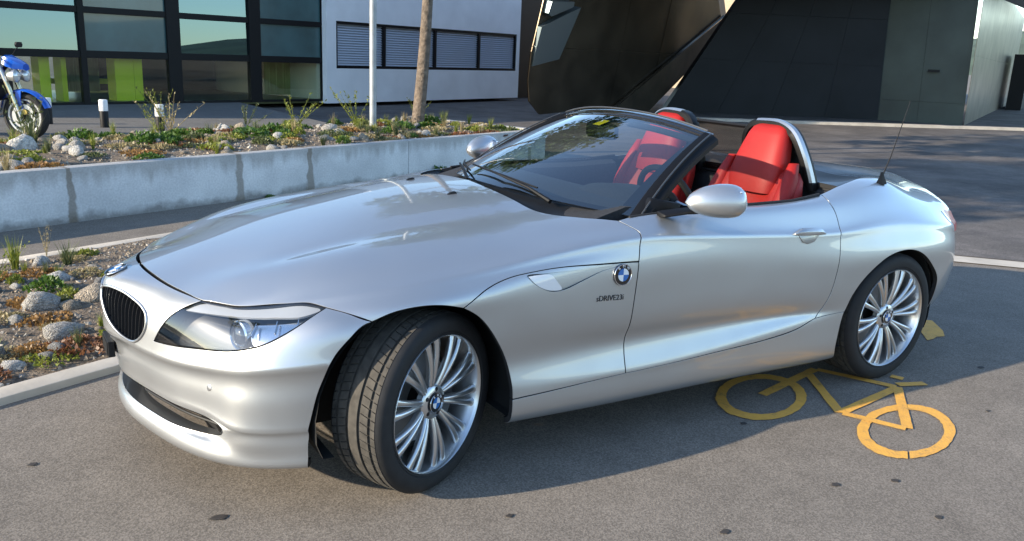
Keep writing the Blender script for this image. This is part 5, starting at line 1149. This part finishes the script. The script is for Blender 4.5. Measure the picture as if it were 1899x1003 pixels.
def ring(c,A,B,k0=.77,a0=0,a1=2*math.pi,n=64):
    """oval band on the ground: centre, two half-diameters"""
    V=[];F=[];rr=random.Random(3)
    for k in range(n+1):
        a=a0+(a1-a0)*k/n
        for s in (k0+.012*rr.uniform(-1,1),1+.012*rr.uniform(-1,1)):
            V.append((c[0]+s*(A[0]*math.cos(a)+B[0]*math.sin(a))-2.0,c[1]+s*(A[1]*math.cos(a)+B[1]*math.sin(a))+1.0,.004))
    for k in range(n): F.append((2*k,2*k+1,2*k+3,2*k+2))
    return MB().add(V,F)
def stroke(a,b,w,z):
    a=Vector((*a,0));b=Vector((*b,0)); d=(b-a).normalized(); n=Vector((-d.y,d.x,0))*w/2; o=Vector((-2.0,1.0,z)); m=12
    V=[];rr=random.Random(int(a.x*97))
    for k in range(m+1):
        p=a.lerp(b,k/m); j=1+.06*rr.uniform(-1,1); V+=[tuple(p+n*j+o),tuple(p-n*j+o)]
    return MB().add(V,[(2*k,2*k+1,2*k+3,2*k+2) for k in range(m)])
ring((1.772,-.748),(.197,-.0965),(.214,.1945)).build('wheel_ring',YEL,bm_); ring((2.058,-1.300),(.1975,-.0995),(.2555,.1715),.77,math.radians(-86),math.radians(271.5)).build('wheel_ring',YEL,bm_)
for k,(a,b) in enumerate((((1.783,-.743),(2.30,-.625)),((2.213,-.657),(1.944,-1.05)),((2.303,-.634),(2.469,-.97)),((1.95,-1.05),(2.47,-.978)),((2.578,-.865),(2.60,-.92)),((2.50,-.955),(2.645,-1.009)),((2.47,-.975),(2.072,-1.296)),((1.95,-1.06),(2.06,-1.296)))):
    stroke(a,b,.046,.0045+.00015*k).build('frame_stroke',YEL,bm_)
ar=thing('arrow_marking','end of a yellow painted mark showing behind the rear tyre','road marking',(3.45,-.5,0))
mb=MB(); q=[(3.30,-.60),(3.60,-.30),(3.70,-.375),(3.565,-.53),(3.47,-.60),(3.415,-.585),(3.357,-.60)]; mb.add([(x-3.45,y+.5,.004) for x,y in q],[tuple(range(len(q)))]); mb.build('painted_patch',YEL,ar)
TAR=pm('tar',(.040,.034,.030),.8)
TARL=('dark tar spot on sunlit asphalt below the front lip','dark tar spot at the left edge, out from the kerb','tar spot on sunlit asphalt just beyond the front tyre shadow','left one of two tar spots below the sunlit bicycle wheel','right one of two tar spots below the sunlit bicycle wheel','tar spot at the bottom edge, nearest the middle','tar spot at the bottom edge, toward the right corner','tar spot beside the shaded bicycle wheel ring','tar spot in the car shadow right of the rear tyre','tar spot at the right, past the sunlit bicycle wheel','tar spot farthest right in the car shadow')
for i,(x,y,r) in enumerate(((-.664,-.667,.017),(-1.156,-.005,.012),(.179,-1.099,.010),(1.366,-1.476,.013),(1.597,-1.563,.012),(.757,-1.516,.012),(1.494,-1.802,.011),(1.46,-.93,.012),(3.15,-1.0,.016),(2.6,-1.35,.010),(4.2,-.8,.014))):
    rr=random.Random(i); V=[(r*1.5*math.cos(a)*(1+.3*rr.uniform(-1,1)),r*math.sin(a)*(1+.3*rr.uniform(-1,1)),0) for a in np.linspace(0,2*math.pi,11)[:-1]]
    o=MB().add(V+[(v[0]*.7,v[1]*.7,.0012) for v in V],[(k,(k+1)%10,10+(k+1)%10,10+k) for k in range(10)]+[tuple(range(10,20))]).build('tar_spot',TAR); o.location=(x,y,.003); tag(o,TARL[i],'spot','tar spots on the asphalt')
# ---------------------------------------------------------------- rocks
def rock_mesh(seed,sub=2):
    bm=bmesh.new(); bmesh.ops.create_icosphere(bm,subdivisions=sub,radius=1); rr=random.Random(seed); off=Vector((rr.uniform(0,50),rr.uniform(0,50),rr.uniform(0,50)))
    cutp=[(Vector((rr.gauss(0,1),rr.gauss(0,1),rr.gauss(0,.8))).normalized(),rr.uniform(.55,.85)) for _ in range(7)]
    for v in bm.verts:
        p=v.co.copy()
        for n,d in cutp:
            k=p.dot(n)
            if k>d: p-=n*(k-d)*.85
        p*=1+.16*mn.noise(p*1.3+off)+.06*mn.noise(p*3.5+off); v.co=p
    me=bpy.data.meshes.new('rock'); bm.to_mesh(me); bm.free(); me.polygons.foreach_set('use_smooth',[True]*len(me.polygons)); return me
def rockmat(name,c): return pm(name,c,.9,noise=(5,.4,10),bump=(9,.9,.06))
RM=[rockmat('rock_pale',(.46,.43,.385)),rockmat('rock_grey',(.30,.29,.275)),rockmat('rock_buff',(.40,.335,.255)),rockmat('rock_white',(.62,.59,.54))]
PB=[rockmat('pebble_brown',(.18,.14,.10)),rockmat('pebble_grey',(.22,.20,.175)),rockmat('pebble_buff',(.29,.235,.17)),rockmat('pebble_pale',(.42,.38,.32))]
RME=[[None]*4 for _ in range(6)]
for i in range(6):
    for j in range(4):
        me=rock_mesh(i*4+j); me.materials.append(RM[j]); RME[i][j]=me
def rock(p,sx,sy,sz,rz,lab,grp=None,i=0,j=0,sink=.3):
    o=bpy.data.objects.new('rock',RME[i%6][j]); COL.objects.link(o); o.location=(p[0],p[1],p[2]+sz*(1-sink*2)*.5); o.scale=(sx,sy,sz); o.rotation_euler=(0.2*math.sin(rz*5),.2*math.cos(rz*3),rz); tag(o,lab,'rock',grp); return o
def up(s,t): return wl(s,t,zu(s,t))
def lo(s,t): return kl(s,t,zl(s,t))
for f,s,t,a,b,c,rz,j,lab in ((lo,.66,.98,.135,.10,.085,.3,0,'big smooth pale rock, tallest in the gravel bed left of the bumper'),(lo,.93,.96,.13,.11,.08,1.0,2,'buff boulder in the gravel bed just behind the kidney grille'),(lo,1.0,1.46,.10,.075,.05,.2,3,'white flat stone in the middle of the gravel bed'),(lo,.53,.52,.14,.075,.055,.4,0,'long pale slab of rock in front of the reddish plant'),(lo,.46,.84,.06,.05,.04,1.4,0,'small pale stone between the two big rocks and the left edge'),(lo,.22,.66,.07,.05,.035,.1,2,'flat yellowish stone near the left edge of the gravel bed'),
    (up,-.27,1.38,.145,.12,.115,.2,3,'big white boulder in the raised bed below the motorcycle wheel'),(up,-.02,1.2,.075,.06,.05,.7,0,'round grey stone leaning on the big white boulder'),(up,2.55,2.35,.07,.05,.075,.5,3,'upright white stone at the back of the raised bed'),(up,3.49,1.36,.135,.10,.08,.3,0,'large pale flat rock in the raised bed left of the pole'),(up,3.85,1.8,.09,.07,.06,1.1,3,'white rock close to the foot of the pole'),(up,5.75,2.05,.16,.10,.075,.4,1,'grey rounded rock right of the tree trunk'),(up,2.35,.95,.10,.07,.06,.2,3,'white stone in front of the green plants in the raised bed'),(up,1.5,1.0,.10,.06,.045,.4,2,'flat beige rock in the middle of the raised bed')):
    k=.88 if f is lo else 1; rock(f(s,t),a*k,b*k,c*k,rz,lab,None,int(s*13)%6,j)
def spot_up(s,t):
    a=('under the motorcycle','below the first bollards','before the yellow weed','below the glass corner','left of the pole','between pole and trunk','right of the trunk')[sum(s>k for k in (-.35,.75,1.75,2.75,3.75,4.75))]
    return a+', '+('near the wall edge','in mid bed','near the terrace')[(t>.85)+(t>1.65)]
def spot_lo(s,t):
    a=('at the picture edge','left of the bumper','behind the grille','behind the hood')[sum(s>k for k in (.25,.75,1.2))]
    return a+', '+('near the kerb','in mid gravel','near the footpath')[(t>.75)+(t>1.5)]
STC=('pale','grey','buff','white')
rr=random.Random(11)
for k in range(105):
    s=rr.uniform(-1.5,6.1);t=rr.uniform(.25,2.45);r=rr.choice((.035,.04,.045,.05,.06,.075))*rr.uniform(.85,1.2); c=rr.choice((0,0,1,2,2,3)); rock(up(s,t),r*rr.uniform(1,1.4),r,r*rr.uniform(.7,.95),rr.uniform(0,6),('small' if r<.05 else 'fist sized')+' '+STC[c]+' stone in the raised bed '+spot_up(s,t),'small stones in the raised bed',rr.randrange(6),c,.18)
for k in range(62):
    s=rr.uniform(-.6,1.9);t=rr.uniform(.2,2.15);r=rr.choice((.022,.028,.033,.04,.05))*rr.uniform(.8,1.15); c=rr.choice((0,1,1,2,2,3)); rock(lo(s,t),r*rr.uniform(1,1.4),r,r*rr.uniform(.55,.8),rr.uniform(0,6),('little' if r<.034 else 'small')+' '+STC[c]+' stone in the gravel bed '+spot_lo(s,t),'small stones in the gravel bed',rr.randrange(6),c)
# pebbles that nobody could count
def pebbles(name,f,s0,s1,t0,t1,n,r0,r1,seed):
    rr=random.Random(seed); ico=[Vector(v) for v in ((1,0,0),(-1,0,0),(0,1,0),(0,-1,0),(0,0,1),(0,0,-1))]; fc=[(0,2,4),(2,1,4),(1,3,4),(3,0,4),(2,0,5),(1,2,5),(3,1,5),(0,3,5)]
    V=[];F=[];fm=[]
    for k in range(n):
        p=f(rr.uniform(s0,s1),rr.uniform(t0,t1)); r=r0+(r1-r0)*rr.random()**2.2; q=Quaternion((rr.gauss(0,1),rr.gauss(0,1),rr.gauss(0,1),rr.gauss(0,1))).normalized(); o=len(V); m=rr.choice((0,1,1,2,2,3))
        sc=Vector((r*rr.uniform(.8,1.5),r*rr.uniform(.7,1.1),r*rr.uniform(.5,.8)))
        V+=[tuple(p+q@Vector((v.x*sc.x,v.y*sc.y,v.z*sc.z))) for v in ico]; F+=[tuple(i+o for i in t) for t in fc]; fm+=[m]*8
    tag(link(name,pymesh(name,V,F,False,fm),None,PB),kind='stuff')
pebbles('gravel',up,-4,6.2,.16,2.6,9000,.005,.026,5); pebbles('gravel',lo,-2,3.4,.13,2.22,9000,.004,.020,6)
# ---------------------------------------------------------------- plants
GR1=leafmat('leaf_green',(.07,.135,.02)); GR2=leafmat('leaf_yellow_green',(.20,.225,.035)); GR3=leafmat('leaf_olive',(.11,.13,.05)); REDP=leafmat('leaf_red_brown',(.19,.085,.04)); ORP=leafmat('leaf_orange',(.27,.15,.05)); DRY=leafmat('dry_grass',(.33,.27,.14)); YELF=leafmat('leaf_yellow',(.42,.36,.02))
def cushion(seed,n=150,R=1,H=.55,L=.24,W=.075):
    r=random.Random(seed);V=[];F=[]
    for k in range(n):
        a=r.uniform(0,6.283); q=math.sqrt(r.random()); p=Vector((math.cos(a)*q*R*(.8+.3*math.sin(3*a+seed)),math.sin(a)*q*R*.85,H*(1-q*q)*r.uniform(.35,1))); d=Vector((p.x*.7+r.gauss(0,.5),p.y*.7+r.gauss(0,.5),.55+r.random()*.5)).normalized(); leaf(V,F,p,d,Vector((r.gauss(0,1),r.gauss(0,1),r.gauss(0,1))).normalized(),L*r.uniform(.7,1.3),W*r.uniform(.7,1.3))
    return pymesh('cushion',V,F)
def tuft(seed,n=60,spread=.5):
    r=random.Random(seed);V=[];F=[]
    for k in range(n):
        a=r.uniform(0,6.283); b=Vector((math.cos(a)*.12*r.random(),math.sin(a)*.12*r.random(),0)); d=Vector((math.cos(a)*spread*r.random(),math.sin(a)*spread*r.random(),1)).normalized(); L=r.uniform(.45,1.0); side=Vector((-d.y,d.x,0)).normalized()*.013 if abs(d.x)+abs(d.y)>1e-4 else Vector((.013,0,0))
        o=len(V); m=b+d*L*.55; e=b+d*L+Vector((d.x,d.y,-.25))*.25*L; V+=[tuple(b-side),tuple(b+side),tuple(m+side*.8),tuple(m-side*.8),tuple(e)]; F+=[(o,o+1,o+2,o+3),(o+3,o+2,o+4)]
    return pymesh('tuft',V,F)
def weed(seed,n=9,leaves=15,spread=1.0,L=.085):
    """airy herb: thin stems with small leaves all the way up"""
    r=random.Random(seed);mb=MB(); V=[];F=[]
    for k in range(n):
        a=r.uniform(0,6.283); h=r.uniform(.6,1.0); d=Vector((math.cos(a)*spread*r.random(),math.sin(a)*spread*r.random(),h)); pts=[Vector((0,0,0)),d*.5+Vector((0,0,.03)),d]; mb.tube(pts,[.008,.006,.003],4)
        for i in range(leaves):
            t=r.uniform(.15,1); p=d*t; dd=Vector((r.gauss(0,1),r.gauss(0,1),.5+r.random())).normalized(); leaf(V,F,p,dd,Vector((r.gauss(0,1),r.gauss(0,1),1)).normalized(),L*r.uniform(.6,1.3),L*.22)
    mb.add(V,[tuple(f) for f in F]); return pymesh('weed',mb.V,mb.F)
CU=[cushion(i,260) for i in range(5)]; FL=[cushion(20+i,320,1,.20,.16,.06) for i in range(4)]; TU=[tuft(40+i) for i in range(4)]; WE=[weed(60+i) for i in range(5)]
cache={}
def plant(p,me,mat,sx,sz,lab,cat='plant',grp=None,name='low_plant'):
    if grp is None and p[1]>2.9: sx*=1.18; sz*=1.12
    k=(me.name,mat.name)
    if k not in cache:
        m2=me.copy(); m2.materials.clear(); m2.materials.append(mat); cache[k]=m2
    o=bpy.data.objects.new(name,cache[k]); COL.objects.link(o); o.location=p; o.scale=(sx,sx,sz); o.rotation_euler=(0,0,rr.uniform(0,6)); return tag(o,lab,cat,grp)
NW={0:'green_plant',1:'weed',2:'grass_tuft',3:'red_groundcover'}
for f,s,t,me,mat,sx,sz,lab,nm in (
  (lo,.86,1.30,CU[0],GR1,.12,.13,'dark green leafy plant behind the big smooth rock','green_plant'),(lo,.86,1.06,CU[1],GR2,.09,.09,'small bright green plant at the shoulder of the bumper','green_plant'),(lo,.98,1.95,TU[0],GR2,.22,.26,'yellow green grass tuft at the back of the gravel bed','grass_tuft'),(lo,.72,1.62,WE[0],GR2,.24,.24,'yellowish herb left of the white flat stone','weed'),(lo,1.26,1.85,TU[1],GR3,.22,.20,'dull green grass tuft near the footpath edging','grass_tuft'),(lo,.60,1.75,WE[1],GR1,.2,.2,'green herb at the left edge of the gravel bed','weed'),
  (lo,.57,.75,FL[0],ORP,.15,.13,'orange brown ground cover below the big smooth rock','ground_cover'),(lo,.50,.33,FL[1],REDP,.17,.14,'red brown ground cover nearest to the kerb','ground_cover'),(lo,.72,.42,TU[2],GR3,.14,.13,'olive grass tuft beside the bumper lip','grass_tuft'),(lo,.20,.95,CU[2],GR2,.10,.08,'light green cushion at the far left of the gravel bed','green_plant'),(lo,.02,.28,FL[2],REDP,.15,.12,'dark red cover plant at the lower left corner of the bed','ground_cover'),(lo,1.02,1.70,FL[3],ORP,.15,.13,'orange plant between white stone and grass tufts','ground_cover'),
  (up,.85,1.2,CU[0],GR1,.17,.17,'dark green bush with blue tinge in the left part of the raised bed','green_plant'),(up,1.12,1.25,CU[1],GR1,.15,.15,'dark green bush in the raised bed, right of a similar one','green_plant'),(up,1.5,1.5,CU[2],GR1,.17,.15,'mid green bush in front of the yellow weed','green_plant'),(up,2.2,1.3,CU[3],GR1,.22,.15,'wide green cushion right of the yellow weed','green_plant'),(up,2.6,1.4,CU[4],GR1,.15,.16,'bright green leafy cushion in the middle of the raised bed','green_plant'),(up,.75,2.25,CU[0],GR1,.16,.16,'dark green plant below the clear standing bollard','green_plant'),(up,1.55,2.05,WE[2],GR2,.28,.34,'yellow green weed in front of the third bollard','weed'),(up,3.35,1.95,CU[1],GR2,.14,.17,'yellow green leafy plant left of the pale flat rock','green_plant'),
  (up,3.75,2.35,WE[3],GR2,.50,.42,'airy light green weed left of the metal pole','weed'),(up,4.45,1.9,WE[4],GR2,.42,.46,'tall yellow green weed close behind the metal pole','weed'),(up,4.5,1.1,CU[2],GR1,.17,.15,'green cushion right of the metal pole foot','green_plant'),(up,4.95,1.0,CU[3],GR1,.18,.14,'green cushion between pole and tree trunk','green_plant'),(up,5.55,1.55,CU[4],GR1,.22,.17,'green plant at the foot of the tree trunk','green_plant'),(up,5.9,2.1,WE[0],GR2,.36,.33,'feathery weed right of the tree trunk','weed'),(up,6.15,1.75,TU[3],GR2,.22,.20,'grass tuft at the right end of the raised bed','grass_tuft'),
  (up,.05,1.95,WE[1],GR3,.46,.52,'tall grey green weed in front of the motorcycle wheel','weed'),(up,-.05,1.65,TU[0],GR3,.36,.34,'bushy grass beside the motorcycle wheel','grass_tuft'),(up,-.75,1.5,CU[0],GR2,.20,.16,'bright green plant at the far left under the motorcycle','green_plant'),(up,2.9,2.3,WE[2],GR3,.38,.30,'sparse weed with seed heads at the back of the bed','weed'),(up,1.9,2.4,WE[3],DRY,.40,.46,'dry airy weed standing up against the terrace','weed'),(up,2.35,1.9,FL[0],REDP,.13,.16,'small red flowering plant in the raised bed','ground_cover')):
    plant(f(s,t),me,mat,sx,sz,lab,'plant',None,nm)
yw=plant(Vector((1.02,9.95,.40)),WE[4],GR2,.30,.40,'tall yellow flowering weed rising over a bollard','plant',None,'weed')
rr=random.Random(23)
MC={'leaf_green':'dark green','leaf_yellow_green':'yellow green','leaf_olive':'olive','leaf_red_brown':'red brown','leaf_orange':'orange brown','dry_grass':'straw coloured'}
def filler(f,spot,n,s0,s1,t0,t1,k,bedname,cuts):
    for _ in range(n):
        s=rr.uniform(s0,s1);t=rr.uniform(t0,t1); c=rr.random()
        if c<cuts[0]: m=rr.choice((REDP,ORP,DRY,DRY,GR3,GR2)); a=(FL[rr.randrange(4)],m,k*rr.uniform(.12,.26),k*rr.uniform(.12,.24),'ground cover','ground_cover')
        elif c<cuts[1]: m=rr.choice((GR1,GR2,GR2,GR3)); a=(CU[rr.randrange(5)],m,k*rr.uniform(.08,.16),k*rr.uniform(.09,.18),'cushion plant','green_plant')
        else: m=rr.choice((GR3,DRY,GR2)); a=(TU[rr.randrange(4)],m,k*rr.uniform(.12,.23),k*rr.uniform(.11,.24),'grass tuft','grass_tuft')
        big='low ' if a[3]<k*.17 else 'bushy '
        plant(f(s,t),a[0],a[1],a[2],a[3],big+MC[m.name]+' '+a[4]+' in '+bedname+' bed '+spot(s,t),'plant',a[4]+'s in the '+bedname+' bed',a[5])
filler(up,spot_up,185,-1.5,6.1,.25,2.5,1.0,'raised',(.40,.70)); filler(lo,spot_lo,64,-.6,1.9,.22,2.12,.58,'gravel',(.45,.70))
plant(wl(4.0,-.08,0),CU[2],GR1,.16,.17,'dark green plant growing at the foot of the concrete wall','plant',None,'green_plant'); plant(wl(1.42,-.05,0),CU[1],GR1,.05,.05,'tiny weed at the foot of the wall above the hood','plant',None,'green_plant')
for s,t in ((1.3,2.2),(.9,2.18)): plant(kl(s,t,.03),WE[0],DRY,.10,.24,'dry stalk on the edge of the gravel bed by the footpath','plant','dry stalks by the footpath','dry_stalk')
